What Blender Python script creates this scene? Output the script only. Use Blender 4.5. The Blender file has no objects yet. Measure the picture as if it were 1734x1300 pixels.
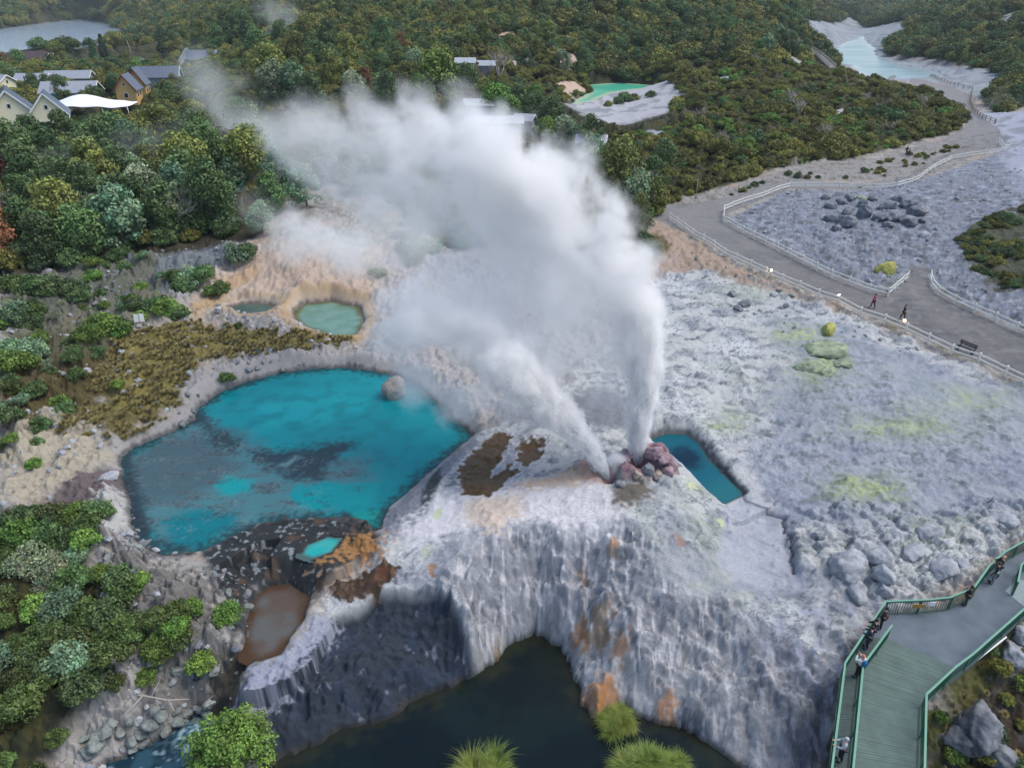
import bpy, bmesh, math, random
import numpy as np
from mathutils import Vector, Matrix
random.seed(7); rng = np.random.default_rng(7)
SC = bpy.context.scene; COL = SC.collection
PI = math.pi
# ------------------------------------------------------------------ camera
F, CH, PITCH = 1200.0, 32.0, math.radians(29)
cp, sp = math.cos(PITCH), math.sin(PITCH)
cam = bpy.data.objects.new('camera', bpy.data.cameras.new('camera')); COL.objects.link(cam)
cam.location = (0, 0, CH); cam.rotation_euler = (PI/2-PITCH, 0, 0)
cam.data.sensor_width = 36; cam.data.lens = 36*F/1734; cam.data.clip_end = 6000; cam.data.clip_start = 0.5
SC.camera = cam
def ray(px, py):
    u, v = (px-867)/F, (py-650)/F
    return np.array((u, cp-v*sp, -sp-v*cp))
def at_z(px, py, z):                     # where the line of sight meets height z
    d = ray(px, py); t = (z-CH)/d[2]; return np.array((0, 0, CH))+t*d
def at_y(px, py, y):
    d = ray(px, py); t = y/d[1]; return np.array((0, 0, CH))+t*d
# ------------------------------------------------------------------ noise
_perm = rng.permutation(4096).astype(np.int64)
_ga = rng.random(4096)*2*PI
_gx, _gy = np.cos(_ga), np.sin(_ga)
_hv = rng.random(4096); _hw = rng.random(4096)
def _h(i, j): return _perm[(_perm[i & 4095]+j) & 4095]
def pnoise(x, y):
    xi = np.floor(x).astype(np.int64); yi = np.floor(y).astype(np.int64)
    fx = x-xi; fy = y-yi
    u = fx*fx*fx*(fx*(fx*6-15)+10); v = fy*fy*fy*(fy*(fy*6-15)+10)
    def g(a, b):
        h = _h(xi+a, yi+b); return _gx[h]*(fx-a)+_gy[h]*(fy-b)
    n0 = g(0, 0); n1 = g(1, 0); n2 = g(0, 1); n3 = g(1, 1)
    a = n0+u*(n1-n0); b = n2+u*(n3-n2)
    return (a+v*(b-a))*1.5
def fbm(x, y, o=4, g=0.5):
    s = 0; a = 1; t = 0
    for k in range(o):
        s = s+a*pnoise(x+17.3*k, y-9.1*k); t += a; a *= g; x = x*2.03; y = y*2.03
    return s/t*1.4
def ridge(x, y, o=3):
    s = 0; a = 1; t = 0
    for k in range(o):
        s = s+a*(1-np.abs(pnoise(x+11.7*k, y+5.3*k))*2); t += a; a *= .5; x = x*2.1; y = y*2.1
    return s/t
def worley(x, y, jit=.9):
    xi = np.floor(x).astype(np.int64); yi = np.floor(y).astype(np.int64)
    f1 = np.full(x.shape, 9.); f2 = np.full(x.shape, 9.); cid = np.zeros(x.shape)
    for a in (-1, 0, 1):
        for b in (-1, 0, 1):
            h = _h(xi+a, yi+b)
            d = np.hypot(xi+a+.5+(_hv[h]-.5)*jit-x, yi+b+.5+(_hw[h]-.5)*jit-y)
            n = d < f1
            f2 = np.where(n, f1, np.minimum(f2, d)); cid = np.where(n, _hv[(h*7+3) & 4095], cid); f1 = np.where(n, d, f1)
    return f1, f2, cid
def ss(a, b, x):
    t = np.clip((x-a)/(b-a), 0, 1); return t*t*(3-2*t)
def dome(t):
    t = np.clip(t, 0, 1); return np.sqrt(np.maximum(0, 1-(1-t)**2))
def sdf(poly, x, y):                     # signed distance in metres, positive inside
    P = np.asarray(poly)[:, :2]
    lo = P.min(0)-14; hi = P.max(0)+14
    out = np.full(x.shape, -14.)
    m = (x > lo[0]) & (x < hi[0]) & (y > lo[1]) & (y < hi[1])
    X = x[m]; Y = y[m]; d = np.full(X.shape, 1e9); ins = np.zeros(X.shape, bool)
    for i in range(len(P)):
        ax, ay = P[i]; bx, by = P[(i+1) % len(P)]
        ex, ey = bx-ax, by-ay
        t = np.clip(((X-ax)*ex+(Y-ay)*ey)/(ex*ex+ey*ey+1e-12), 0, 1)
        d = np.minimum(d, np.hypot(X-ax-t*ex, Y-ay-t*ey))
        c = (ay > Y) != (by > Y)
        ins ^= c & (X < ex*(Y-ay)/(ey if abs(ey) > 1e-12 else 1e-12)+ax)
    out[m] = np.maximum(np.where(ins, d, -d), -14)
    return out
def polyline_d(pts, x, y, far=14):
    P = np.asarray(pts)[:, :2]; d = np.full(x.shape, float(far))
    lo = P.min(0)-far; hi = P.max(0)+far
    m = (x > lo[0]) & (x < hi[0]) & (y > lo[1]) & (y < hi[1]); X = x[m]; Y = y[m]; e = d[m]
    for i in range(len(P)-1):
        ax, ay = P[i]; bx, by = P[i+1]; ex, ey = bx-ax, by-ay
        t = np.clip(((X-ax)*ex+(Y-ay)*ey)/(ex*ex+ey*ey+1e-12), 0, 1)
        e = np.minimum(e, np.hypot(X-ax-t*ex, Y-ay-t*ey))
    d[m] = e; return d
# ------------------------------------------------------------------ broad relief: thin plate through spot heights
SPOT = [(0,1300,-4.2),(100,1200,-3),(0,1000,-1),(100,900,-.6),(300,1000,-1.2),(350,1100,-2.3),(200,1250,-4),(460,1000,-2),(600,1040,-2),
 (500,1180,-3),(750,1100,-3),(650,970,-1.1),(-300,1300,-3),(867,1500,-5.5),(1800,1500,-4.5),(300,1500,-5.5),(100,760,.3),(150,600,1),(350,620,.5),
 (550,600,.2),(250,800,-.5),(60,850,-.3),(950,840,1.0),(1060,800,1.9),(850,770,.1),(800,850,.3),(1000,950,.4),(800,950,0),(1200,960,-.3),(900,1010,-.2),
 (1300,900,-.7),(1300,1000,-.8),(1400,900,0),(1500,950,0),(1650,900,.4),(1734,800,1),(1400,1000,-.4),(1450,1010,-.3),(1600,1000,-.1),(1730,930,.3),
 (1550,1080,-.4),(1450,1200,-3),(1300,1150,-1.8),(1680,1150,-2.0),(1730,1290,-3.6),(1520,1300,-5),(1250,700,.3),(1400,700,.8),(1600,700,1),(1300,580,1),
 (500,430,3.2),(420,480,1.2),(600,480,1.6),(250,450,1.5),(100,480,1.2),(0,600,1.2),(0,450,1.6),(800,450,1.8),(950,400,2.3),(1050,420,2.3),
 (1180,350,2.4),(1400,500,1.7),(1700,600,1.5),(1734,520,1.8),(1500,400,2.2),(1650,400,2.5),(1734,300,4),(1600,260,3),(1640,190,3.5),(1640,150,3.6),
 (1300,260,3.5),(1100,320,3),(1200,200,5),(1450,220,4),(1050,145,4),(700,200,5),(450,200,4.5),(60,60,2),(180,50,2),(0,70,2),(220,65,2.2),
 (60,190,4),(200,150,4),(330,100,5),(0,130,3),(100,420,1.5),(300,400,2),(200,300,3),(1450,110,3),(1450,60,3),(1420,42,3.2),(1560,130,3.3),(1734,180,5.5)]
SPOTY = [(1350,140,230),(1250,100,270),(1200,40,340),(1200,0,380),(1200,-60,440),(1000,100,290),(900,60,300),(800,0,370),(600,0,400),(700,70,280),
 (800,130,220),(550,150,190),(420,30,420),(300,50,520),(60,20,800),(60,-30,1000),(300,0,800),(-200,30,700),(1400,0,1000),(1600,0,700),(1600,60,420),
 (1734,100,300),(1734,0,450),(1680,40,400),(-300,-80,1500),(400,-80,1500),(867,-100,900),(1300,-100,900),(1900,-60,800),(600,-60,520)]
KP = np.array([at_z(*s) for s in SPOT]+[at_y(*s) for s in SPOTY])
def st(x, y): return x/(30+.75*y)*1.6, np.log(np.maximum(y, 4))
_ks, _kt = st(KP[:, 0], KP[:, 1]); _n = len(KP)
def _phi(r2): return .5*r2*np.log(r2+1e-12)
_A = np.zeros((_n+3, _n+3)); _A[:_n, :_n] = _phi((_ks[:, None]-_ks)**2+(_kt[:, None]-_kt)**2)+np.eye(_n)*2e-4
_A[:_n, _n] = 1; _A[:_n, _n+1] = _ks; _A[:_n, _n+2] = _kt; _A[_n:, :_n] = _A[:_n, _n:].T
_w = np.linalg.solve(_A, np.concatenate((KP[:, 2], [0, 0, 0])))
def base_h(x, y):
    s, t = st(x, y); z = _w[_n]+_w[_n+1]*s+_w[_n+2]*t
    for i in range(_n): z = z+_w[i]*_phi((s-_ks[i])**2+(t-_kt[i])**2)
    return z
def ground_px(px, py, zoff=0):           # world point where a line of sight first meets the broad relief
    d = ray(px, py); t = np.linspace(20, 1500, 3000)/1.0
    t = 20*(1.0016**np.arange(2800)); X = d[0]*t; Y = d[1]*t; Z = CH+d[2]*t
    h = base_h(X, Y)+zoff; k = np.argmax(Z < h)
    if not (Z < h).any(): k = len(t)-1
    return np.array((X[k], Y[k], h[k]))
def GP(pts): return [ground_px(*p) for p in pts]
def ZP(pts, z): return [at_z(p[0], p[1], z) for p in pts]
# ------------------------------------------------------------------ materials
def lin(c): 
    c = np.asarray(c, float)/255.; return np.where(c <= .04045, c/12.92, ((c+.055)/1.055)**2.4)
def new_mat(name):
    m = bpy.data.materials.new(name); m.use_nodes = True; nt = m.node_tree
    return m, nt, nt.nodes['Principled BSDF']
def N(nt, kind, **kw):
    n = nt.nodes.new(kind)
    for k, v in kw.items():
        if k in n.inputs.keys(): n.inputs[k].default_value = v
        else: setattr(n, k, v)
    return n
def plain(name, c, rough=.6, var=.15, scale=8, metal=0, bump=0):
    m, nt, b = new_mat(name); c = list(lin(c))
    no = N(nt, 'ShaderNodeTexNoise', Scale=scale, Detail=5.0); tc = N(nt, 'ShaderNodeTexCoord'); nt.links.new(tc.outputs['Object'], no.inputs['Vector'])
    r = N(nt, 'ShaderNodeMapRange'); r.inputs['To Min'].default_value = 1-var; r.inputs['To Max'].default_value = 1+var; nt.links.new(no.outputs['Fac'], r.inputs['Value'])
    mx = N(nt, 'ShaderNodeMix', data_type='RGBA', blend_type='MULTIPLY'); mx.inputs['Factor'].default_value = 1; mx.inputs['A'].default_value = (*c, 1)
    nt.links.new(r.outputs['Result'], mx.inputs['B']); nt.links.new(mx.outputs[2], b.inputs['Base Color'])
    b.inputs['Roughness'].default_value = rough; b.inputs['Metallic'].default_value = metal
    if bump:
        bp = N(nt, 'ShaderNodeBump', Strength=bump, Distance=.05); nt.links.new(no.outputs['Fac'], bp.inputs['Height']); nt.links.new(bp.outputs['Normal'], b.inputs['Normal'])
    return m
def vcol_mat(name, fine=6., fvar=.35, bumps=.6, bdist=.08, rough=.85, spec=.3, sub=23.):
    m, nt, b = new_mat(name)
    at = N(nt, 'ShaderNodeAttribute', attribute_name='tint'); ge = N(nt, 'ShaderNodeNewGeometry')
    n1 = N(nt, 'ShaderNodeTexNoise', Scale=fine, Detail=6.0, Roughness=.65); n2 = N(nt, 'ShaderNodeTexNoise', Scale=sub, Detail=4.0)
    for n in (n1, n2): nt.links.new(ge.outputs['Position'], n.inputs['Vector'])
    ad = N(nt, 'ShaderNodeMath', operation='ADD'); nt.links.new(n1.outputs['Fac'], ad.inputs[0]); nt.links.new(n2.outputs['Fac'], ad.inputs[1])
    r = N(nt, 'ShaderNodeMapRange'); r.inputs['From Min'].default_value = .6; r.inputs['From Max'].default_value = 1.4
    r.inputs['To Min'].default_value = 1-fvar; r.inputs['To Max'].default_value = 1+fvar; nt.links.new(ad.outputs[0], r.inputs['Value'])
    mx = N(nt, 'ShaderNodeMix', data_type='RGBA', blend_type='MULTIPLY'); mx.inputs['Factor'].default_value = 1
    nt.links.new(at.outputs['Color'], mx.inputs['A']); nt.links.new(r.outputs['Result'], mx.inputs['B']); nt.links.new(mx.outputs[2], b.inputs['Base Color'])
    rr = N(nt, 'ShaderNodeMath', operation='MULTIPLY'); rr.inputs[1].default_value = rough; nt.links.new(at.outputs['Alpha'], rr.inputs[0]); nt.links.new(rr.outputs[0], b.inputs['Roughness'])
    b.inputs['Specular IOR Level'].default_value = spec
    bp = N(nt, 'ShaderNodeBump', Strength=bumps, Distance=bdist); nt.links.new(ad.outputs[0], bp.inputs['Height']); nt.links.new(bp.outputs['Normal'], b.inputs['Normal'])
    return m
# ------------------------------------------------------------------ objects
def tag(o, label=None, cat=None, group=None, kind=None):
    if label: o['label'] = label
    if cat: o['category'] = cat
    if group: o['group'] = group
    if kind: o['kind'] = kind
    return o
def link(o, parent=None):
    COL.objects.link(o)
    if parent: o.parent = parent
    return o
def empty(name, loc=(0, 0, 0), rz=0, scale=1):
    o = bpy.data.objects.new(name, None); o.location = tuple(loc); o.rotation_euler = (0, 0, rz); o.scale = (scale,)*3; o.empty_display_size = .3
    return link(o)
def mesh_np(name, V, Fq, mat, parent=None, colour=None, smooth=True, normals=None):
    """V (n,3); Fq (m,k) all faces with k corners"""
    me = bpy.data.meshes.new(name); V = np.asarray(V, np.float32); Fq = np.asarray(Fq, np.int32); k = Fq.shape[1]
    me.vertices.add(len(V)); me.vertices.foreach_set('co', V.ravel())
    me.loops.add(Fq.size); me.loops.foreach_set('vertex_index', Fq.ravel())
    me.polygons.add(len(Fq)); me.polygons.foreach_set('loop_start', np.arange(0, Fq.size, k, dtype=np.int32))
    me.polygons.foreach_set('use_smooth', np.full(len(Fq), smooth))
    me.update(calc_edges=True)
    if colour is not None:
        c = np.asarray(colour, np.float32)
        if c.shape[1] == 3: c = np.concatenate((c, np.ones((len(c), 1), np.float32)), 1)
        a = me.attributes.new('tint', 'FLOAT_COLOR', 'POINT'); a.data.foreach_set('color', c.ravel())
    if normals is not None: me.normals_split_custom_set_from_vertices(normals)
    if mat: me.materials.append(mat)
    return link(bpy.data.objects.new(name, me), parent)
class MB:
    """collects boxes, bars, lathes and loose faces, linked as one mesh object"""
    def __init__(s): s.v = []; s.f = []
    def add(s, V, Fs): n = len(s.v); s.v += [tuple(p) for p in V]; s.f += [tuple(i+n for i in f) for f in Fs]; return s
    def box(s, c, d, rz=0, rx=0):
        M = Matrix.Translation(c) @ Matrix.Rotation(rz, 4, 'Z') @ Matrix.Rotation(rx, 4, 'X')
        V = [M @ Vector((x*d[0]/2, y*d[1]/2, z*d[2]/2)) for x in (-1, 1) for y in (-1, 1) for z in (-1, 1)]
        return s.add(V, [(0, 1, 3, 2), (4, 6, 7, 5), (0, 4, 5, 1), (2, 3, 7, 6), (0, 2, 6, 4), (1, 5, 7, 3)])
    def bar(s, a, b, w, h):               # rectangular bar between two points, w sideways, h upwards
        a = Vector(a); b = Vector(b); d = (b-a).normalized(); up = Vector((0, 0, 1)) if abs(d.z) < .95 else Vector((0, 1, 0))
        sd = d.cross(up).normalized()*w/2; u = sd.cross(d).normalized()*h/2
        V = [p+i*sd+j*u for p in (a, b) for i, j in ((-1, -1), (1, -1), (1, 1), (-1, 1))]
        return s.add(V, [(0, 3, 2, 1), (4, 5, 6, 7), (0, 1, 5, 4), (1, 2, 6, 5), (2, 3, 7, 6), (3, 0, 4, 7)])
    def tube(s, pts, rad, n=6):
        pts = [Vector(p) for p in pts]; rad = rad if isinstance(rad, (list, tuple)) else [rad]*len(pts); V = []; Fs = []
        for i, p in enumerate(pts):
            d = (pts[min(i+1, len(pts)-1)]-pts[max(i-1, 0)]).normalized(); u = d.orthogonal().normalized(); w = d.cross(u)
            if i and u.dot(pu) < 0: pass
            if i:
                u = (pu-d*pu.dot(d)).normalized(); w = d.cross(u)
            pu = u
            V += [p+(u*math.cos(a)+w*math.sin(a))*rad[i] for a in [2*PI*k/n for k in range(n)]]
        for i in range(len(pts)-1):
            for k in range(n): a = i*n+k; b = i*n+(k+1) % n; Fs.append((a, b, b+n, a+n))
        Fs.append(tuple(range(n))[::-1]); Fs.append(tuple(range((len(pts)-1)*n, len(pts)*n)))
        return s.add(V, Fs)
    def ball(s, c, r, seg=8, rings=5):
        r = r if isinstance(r, (tuple, list)) else (r,)*3; V = [(c[0], c[1], c[2]+r[2])]; Fs = []
        for i in range(1, rings):
            t = PI*i/rings
            V += [(c[0]+r[0]*math.sin(t)*math.cos(2*PI*k/seg), c[1]+r[1]*math.sin(t)*math.sin(2*PI*k/seg), c[2]+r[2]*math.cos(t)) for k in range(seg)]
        V.append((c[0], c[1], c[2]-r[2])); L = len(V)-1
        for k in range(seg):
            k2 = (k+1) % seg; Fs.append((0, 1+k, 1+k2)); Fs.append((L, L-seg+k2, L-seg+k))
            for i in range(rings-2): a = 1+i*seg; Fs.append((a+k, a+seg+k, a+seg+k2, a+k2))
        return s.add(V, Fs)
    def build(s, name, mat, parent=None, smooth=False):
        me = bpy.data.meshes.new(name); me.from_pydata(s.v, [], s.f)
        if smooth: me.polygons.foreach_set('use_smooth', [True]*len(me.polygons))
        if mat: me.materials.append(mat)
        me.update(); return link(bpy.data.objects.new(name, me), parent)

# ------------------------------------------------------------------ terrain outlines
BLUE = ZP([(205,775),(228,757),(283,735),(328,712),(337,690),(372,664),(420,645),(470,632),(530,624),(585,622),(630,628),(672,636),(712,654),(750,690),(778,716),(800,740),
  (742,788),(692,832),(655,865),(642,898),(600,905),(572,902),(575,885),(540,878),(490,880),(440,888),(400,905),(345,935),(275,942),(238,915),(218,885),(222,850),(208,815)], -1)
COVE = ZP([(508,940),(520,922),(555,908),(582,910),(562,935),(530,947)], -.95)
GREY = ZP([(498,528),(515,515),(560,510),(610,520),(617,545),(602,570),(572,574),(520,556),(500,542)], .1)
SMALL = ZP([(385,521),(410,514),(455,515),(470,522),(450,530),(410,533)], .3)
TEAL = ZP([(1098,745),(1125,734),(1160,734),(1185,750),(1200,775),(1225,800),(1257,832),(1260,840),(1225,857),(1190,828),(1165,804),(1140,788),(1115,772)], -.4)
MUD = ZP([(415,1112),(414,1060),(430,1010),(455,992),(490,988),(527,1010),(515,1050),(490,1085),(475,1112),(440,1122)], -2.5)
GREEN = GP([(960,172),(990,155),(1005,150),(985,140),(980,126),(1050,125),(1117,127),(1112,138),(1080,148),(1040,156),(1005,168),(975,173)])
LAKE_R = GP([(1392,72),(1425,58),(1462,60),(1484,72),(1494,93),(1530,108),(1590,114),(1600,124),(1500,132),(1465,130),(1440,106),(1408,88)])
LAKE_L = ZP([(-80,58),(0,50),(60,41),(140,32),(195,44),(230,62),(270,68),(262,78),(190,72),(130,83),(60,82),(0,92),(-80,100)], 2)
RIVER = ZP([(430,1330),(480,1285),(560,1245),(650,1215),(690,1186),(735,1180),(782,1147),(838,1128),(852,1100),(885,1084),(922,1076),(960,1088),(972,1130),(992,1190),(1010,1212),
  (1060,1200),(1100,1212),(1140,1222),(1190,1255),(1250,1292),(1300,1345),(1330,1480),(900,1600),(300,1600)], -5.5)
STREAM = ZP([(120,1345),(180,1290),(250,1262),(330,1215),(375,1213),(390,1230),(345,1262),(320,1320),(300,1400),(100,1400)], -5.5)
DARKT = GP([(560,1045),(640,1000),(735,1005),(770,1035),(800,1075),(845,1125),(780,1155),(740,1190),(690,1195),(560,1260),(460,1300),(380,1230),(400,1170),(480,1120)])
PATH = GP([(1110,345),(1175,345),(1240,335),(1290,315),(1340,302),(1450,312),(1540,300),(1575,275),(1630,250),(1700,235),(1700,250),(1640,262),(1590,280),(1560,303),(1460,320),(1335,320),
  (1230,362),(1226,375),(1300,412),(1400,462),(1500,498),(1533,466),(1542,448),(1570,452),(1578,490),(1640,520),(1734,565),(1860,615),(1860,700),(1734,647),(1600,590),(1500,545),(1420,512),(1330,478),(1250,442),(1180,402),(1110,372)])
PATHF = GP([(1630,252),(1598,237),(1640,215),(1628,190),(1610,165),(1540,140),(1545,132),(1615,148),(1650,165),(1656,195),(1692,220),(1700,240)])
POOLS = [(BLUE, -1, 1.3, .35, .8, .35), (COVE, -.95, .7, .2, .4, .15), (GREY, .1, 1.5, .5, .5, .25), (SMALL, .3, 1.0, .3, .4, .2), (TEAL, -.4, .9, .45, .7, .12), (MUD, -2.5, 1.6, .6, .5, .2),
  (GREEN, 3.2, 3.5, .3, 1, .8), (LAKE_R, 2.6, 12, .5, 1, 4.5), (LAKE_L, 2, 14, .6, 1, 4)]
SINTER = GP([(1085,478),(1180,455),(1300,488),(1420,528),(1600,600),(1734,660),(1860,720),(1860,900),(1734,925),(1600,1005),(1500,1040),(1440,1110),(1400,1330),(1250,1330),(1150,1250),(1000,1230),
  (830,1130),(740,1200),(500,1330),(370,1235),(400,1160),(500,1100),(530,1030),(640,930),(650,865),(800,738),(1000,620)])
VEG = {  # undergrowth under bush and trees
 'fl': GP([(-520,470),(0,470),(130,452),(230,425),(330,405),(405,398),(420,340),(470,300),(640,330),(760,420),(1000,420),(1080,400),(1135,345),(1180,330),(1320,285),(1470,262),(1620,222),(1640,205),(1600,165),(1480,138),(1420,110),(1370,48),(1540,40),(1734,-20),(1734,-60),(-520,-60)]),
 'fr': GP([(1480,82),(1550,60),(1734,22),(1800,0),(1800,140),(1734,180),(1690,200),(1655,160),(1690,125),(1600,100),(1520,92)]),
 'fr2': GP([(1500,50),(1560,30),(1734,-10),(1734,15),(1620,55)]),
 'bl': GP([(-420,880),(60,885),(150,870),(180,880),(130,930),(190,1000),(240,1080),(200,1130),(150,1180),(110,1240),(60,1320),(-420,1400)]),}
BARE = {  # colour (sRGB), outline, edge softness in metres
 'flat': ((172,172,176), GP([(955,172),(1000,160),(1060,152),(1110,140),(1138,134),(1150,160),(1140,186),(1110,195),(1055,212),(1010,208),(985,190)]), 3),
 'lakeflat': ((146,154,160), GP([(1350,46),(1385,34),(1440,28),(1560,32),(1520,58),(1500,92),(1600,108),(1660,118),(1705,130),(1660,165),(1600,140),(1500,134),(1430,108)]), 4),
 'band': ((150,155,160), GP([(1734,26),(1690,52),(1640,66),(1590,72),(1560,82),(1545,78),(1590,66),(1640,56),(1680,42),(1734,18)]), 3),
 'w1': ((175,175,180), GP([(1572,14),(1600,8),(1612,14),(1600,22),(1575,22)]), 4), 'c1': ((190,160,140), GP([(833,72),(860,52),(882,62),(872,80),(842,82)]), 3),
 'c2': ((165,160,160), GP([(866,106),(900,94),(895,112),(872,116)]), 2), 'c3': ((160,165,165), GP([(942,70),(985,54),(990,62),(960,76)]), 2),
 'c4': ((190,165,150), GP([(936,96),(975,90),(986,118),(962,116)]), 2), 'c5': ((190,165,145), GP([(940,140),(975,138),(990,150),(960,158)]), 2),
 's1': ((150,155,165), GP([(1090,225),(1130,222),(1140,232),(1095,234)]), 1.5), 's2': ((150,158,165), GP([(1195,134),(1240,128),(1245,138),(1200,144)]), 2), 's3': ((160,165,165), GP([(1380,188),(1425,185),(1430,192),(1385,196)]), 1.5),
 's4': ((160,160,160), GP([(1310,90),(1350,95),(1370,120),(1330,110)]), 2),
 'tan': ((142,139,135), GP([(1135,352),(1180,333),(1300,300),(1330,284),(1480,268),(1560,243),(1640,228),(1700,222),(1700,240),(1560,303),(1340,305),(1250,335),(1180,350)]), 1.5),
 'upland': ((160,165,178), GP([(1655,190),(1720,190),(1800,190),(1800,330),(1734,320),(1700,260),(1690,225)]), 4)}

# ------------------------------------------------------------------ terrain sheet
QUAL = 1.0
ys = [13.0]
while ys[-1] < 1700:
    y = ys[-1]; ys.append(y+(.08 if y < 24 else .055 if y < 37 else min(.055+.0055*(y-37), .0105*y))/QUAL)
ys = np.array(ys); us = np.linspace(-1, 1, int(1240*QUAL))
NY, NX = len(ys), len(us)
X = (us[None, :]*(30+.75*ys[:, None])).ravel(); Y = np.repeat(ys, NX)
B = base_h(X, Y)
gs, gt = st(X, Y); NG = fbm(gs*26, gt*26, 4); NW = fbm(X*.35, Y*.35, 5); NF = fbm(X*1.7+40, Y*1.7, 4)
near = 1-ss(70, 160, Y)
def zone(poly, amp=.5, fine=.25):        # noisy edge
    return sdf(poly, X, Y)+(amp*NW+fine*NF)*near+(1-near)*NG*amp*4
S_SINTER = zone(SINTER, .5); S_PATH = np.maximum(zone(PATH, .15, .08), zone(PATHF, .2, .1)); S_DT = sdf(DARKT, X, Y)+.3*NW
veg = np.full(X.shape, -14.)
for k, p in VEG.items(): veg = np.maximum(veg, zone(p, .8))
bare = {k: zone(p, .8) for k, (c, p, w) in BARE.items()}
for k in bare: veg = np.minimum(veg, -bare[k]) if k != 'tan' else veg
veg = np.minimum(veg, -S_PATH)
S_RIV = np.maximum(sdf(RIVER, X, Y), sdf(STREAM, X, Y))
sin_w = ss(-.5, 1.5, S_SINTER)
# lumps, crusts
Z = B.copy()
LUMP = zone(GP([(1290,905),(1340,870),(1420,850),(1560,860),(1734,850),(1850,850),(1850,900),(1734,925),(1600,1000),(1480,1015),(1430,1000),(1360,985)]), .5)
LUMP2 = zone(GP([(1330,600),(1380,570),(1480,600),(1560,690),(1734,700),(1734,830),(1560,850),(1380,860),(1320,800),(1250,760),(1250,700),(1340,690)]), 1.0)
wx = X+.5*NF; wy = Y+.5*fbm(X*1.3-9, Y*1.3, 3)
f1, f2, cid = worley(wx*.55, wy*.55); f3, f4, cid2 = worley(wx*1.35+7, wy*1.35)
blob = np.clip(1-f1*f1*1.6, 0, 1)**.6*(.35+.9*cid)*np.clip((f2-f1)*5, 0, 1)**.5
blob2 = np.clip(1-f3*f3*1.7, 0, 1)**.7*(.3+.8*cid2)
lw = ss(-.6, .9, LUMP); lw2 = ss(-2, 2, LUMP2)
R1 = ridge(X*.28, Y*.28, 4); R2 = ridge(X*1.1+5, Y*1.1, 4)
rock_l = near*(1-sin_w)*(1-ss(-1, 1, S_PATH))
Z += sin_w*near*(.22*NW+.05*NF+.05*R2+.022*fbm(X*6, Y*6, 3))+lw*(.55*blob+.22*blob2+.05*fbm(X*5, Y*5, 4))+lw2*(.24*blob*R1+.05*blob2+.05*R2)
Z += rock_l*(.55*NW+.22*NF+.25*blob*ss(-.3, .5, NW)+.12*R2+.07*fbm(X*5, Y*5, 3))
Z += (1-near)*(NG*.018*np.minimum(Y, 250)*(.06+.94*ss(-1, 5, veg))+.25*fbm(X*.11, Y*.11, 3))*(1-ss(-2, 2, S_PATH))
Z = np.where(S_PATH > -1.5, Z+(B+.1*NW-Z)*ss(-1.2, .3, S_PATH)*.85, Z)
# a lower dark apron in front of the big terrace, with its own overhanging lip behind
d_ap = ss(-.25, .35, S_DT); Z -= d_ap*1.1
lay = (S_DT+.5*NW)*1.6; Z += d_ap*(.30*R1+.12*fbm(X*.9, Y*.9, 3)+.10*ss(.25, .75, lay-np.floor(lay)))
FACEX = ridge(X*.75+.8*NF, Y*.3, 3)*.65+ridge(X*2.0+1.2*NF, Y*.5+3, 3)*.35
# geyser knob
gk = [((1100,770),1.3,.9),((1122,785),1.1,1.0),((1062,778),.9,.7),((1082,806),1.0,.5),((1130,806),1.0,.5),((1046,800),.7,.5),((1165,855),1.3,.35),((1205,884),.8,.3),((1000,790),1.2,.5),((1110,790),.8,.5),((1060,812),.8,.4)]
for (p, r, h) in gk:
    c = at_z(*p, 1.6); q = 1-((X-c[0])**2+(Y-c[1])**2)/(r*r*(1+.5*NF)); Z += h*np.clip(q, 0, 1)**.6
V1, V2 = at_z(1078, 786, 1.9), at_z(1032, 808, 1.6)
for c, r in ((V1, .55), (V2, .5)): Z -= 1.0*np.exp(-((X-c[0])**2+(Y-c[1])**2)/(r*r))
LBK = zone(GP([(150,880),(230,820),(262,930),(335,950),(420,980),(420,1100),(380,1200),(250,1270),(60,1310),(200,1150),(150,1000)]), .5); Z += near*ss(-.5, .8, LBK)*(.55*blob+.22*blob2+.35*(R2-.5)+.08*fbm(X*4, Y*4, 4))
LBJ = zone(GP([(-80,450),(395,405),(420,440),(330,500),(300,520),(200,600),(60,780),(-80,860)]), .5); Z += near*ss(-.5, .8, LBJ)*(.5*blob*ss(-.2, .3, NW)+.15*blob2+.3*(R2-.5))
# smooth runoff flat right of the terrace
FLAT = zone(GP([(1228,862),(1262,842),(1300,850),(1335,870),(1340,910),(1345,960),(1370,1000),(1320,1010),(1250,1000),(1215,950),(1222,905)]), .3, .12)
fw = ss(-.3, .4, FLAT); Z = Z*(1-fw)+(B-.15+.05*NW)*fw
# long curved step on the right of the teal pool
CRK = [at_z(*p, .2) for p in [(1195,745),(1215,775),(1240,805),(1262,838),(1290,850),(1330,862),(1342,900),(1348,950)]]
dcr = polyline_d(CRK, X+.25*NF, Y+.25*NW, 3); Z -= .28*np.exp(-(dcr/.16)**2)
# brown terrace pans on the flank of the mound
PAN = np.maximum.reduce([zone(GP(p), .35, .45) for p in ([(783,832),(772,800),(800,762),(845,728),(868,738),(852,770),(832,800),(842,828)],[(872,778),(880,750),(918,742),(922,772),(892,792)],[(780,838),(830,842),(880,800),(860,790),(820,812)])])
pan2 = zone(GP([(555,1005),(600,965),(650,952),(674,968),(632,1012),(580,1022)]), .4, .35)
panw = ss(-.1, .12, PAN); Z -= .12*panw; Z += .10*np.exp(-((PAN-.05)/.12)**2)*near
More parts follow.
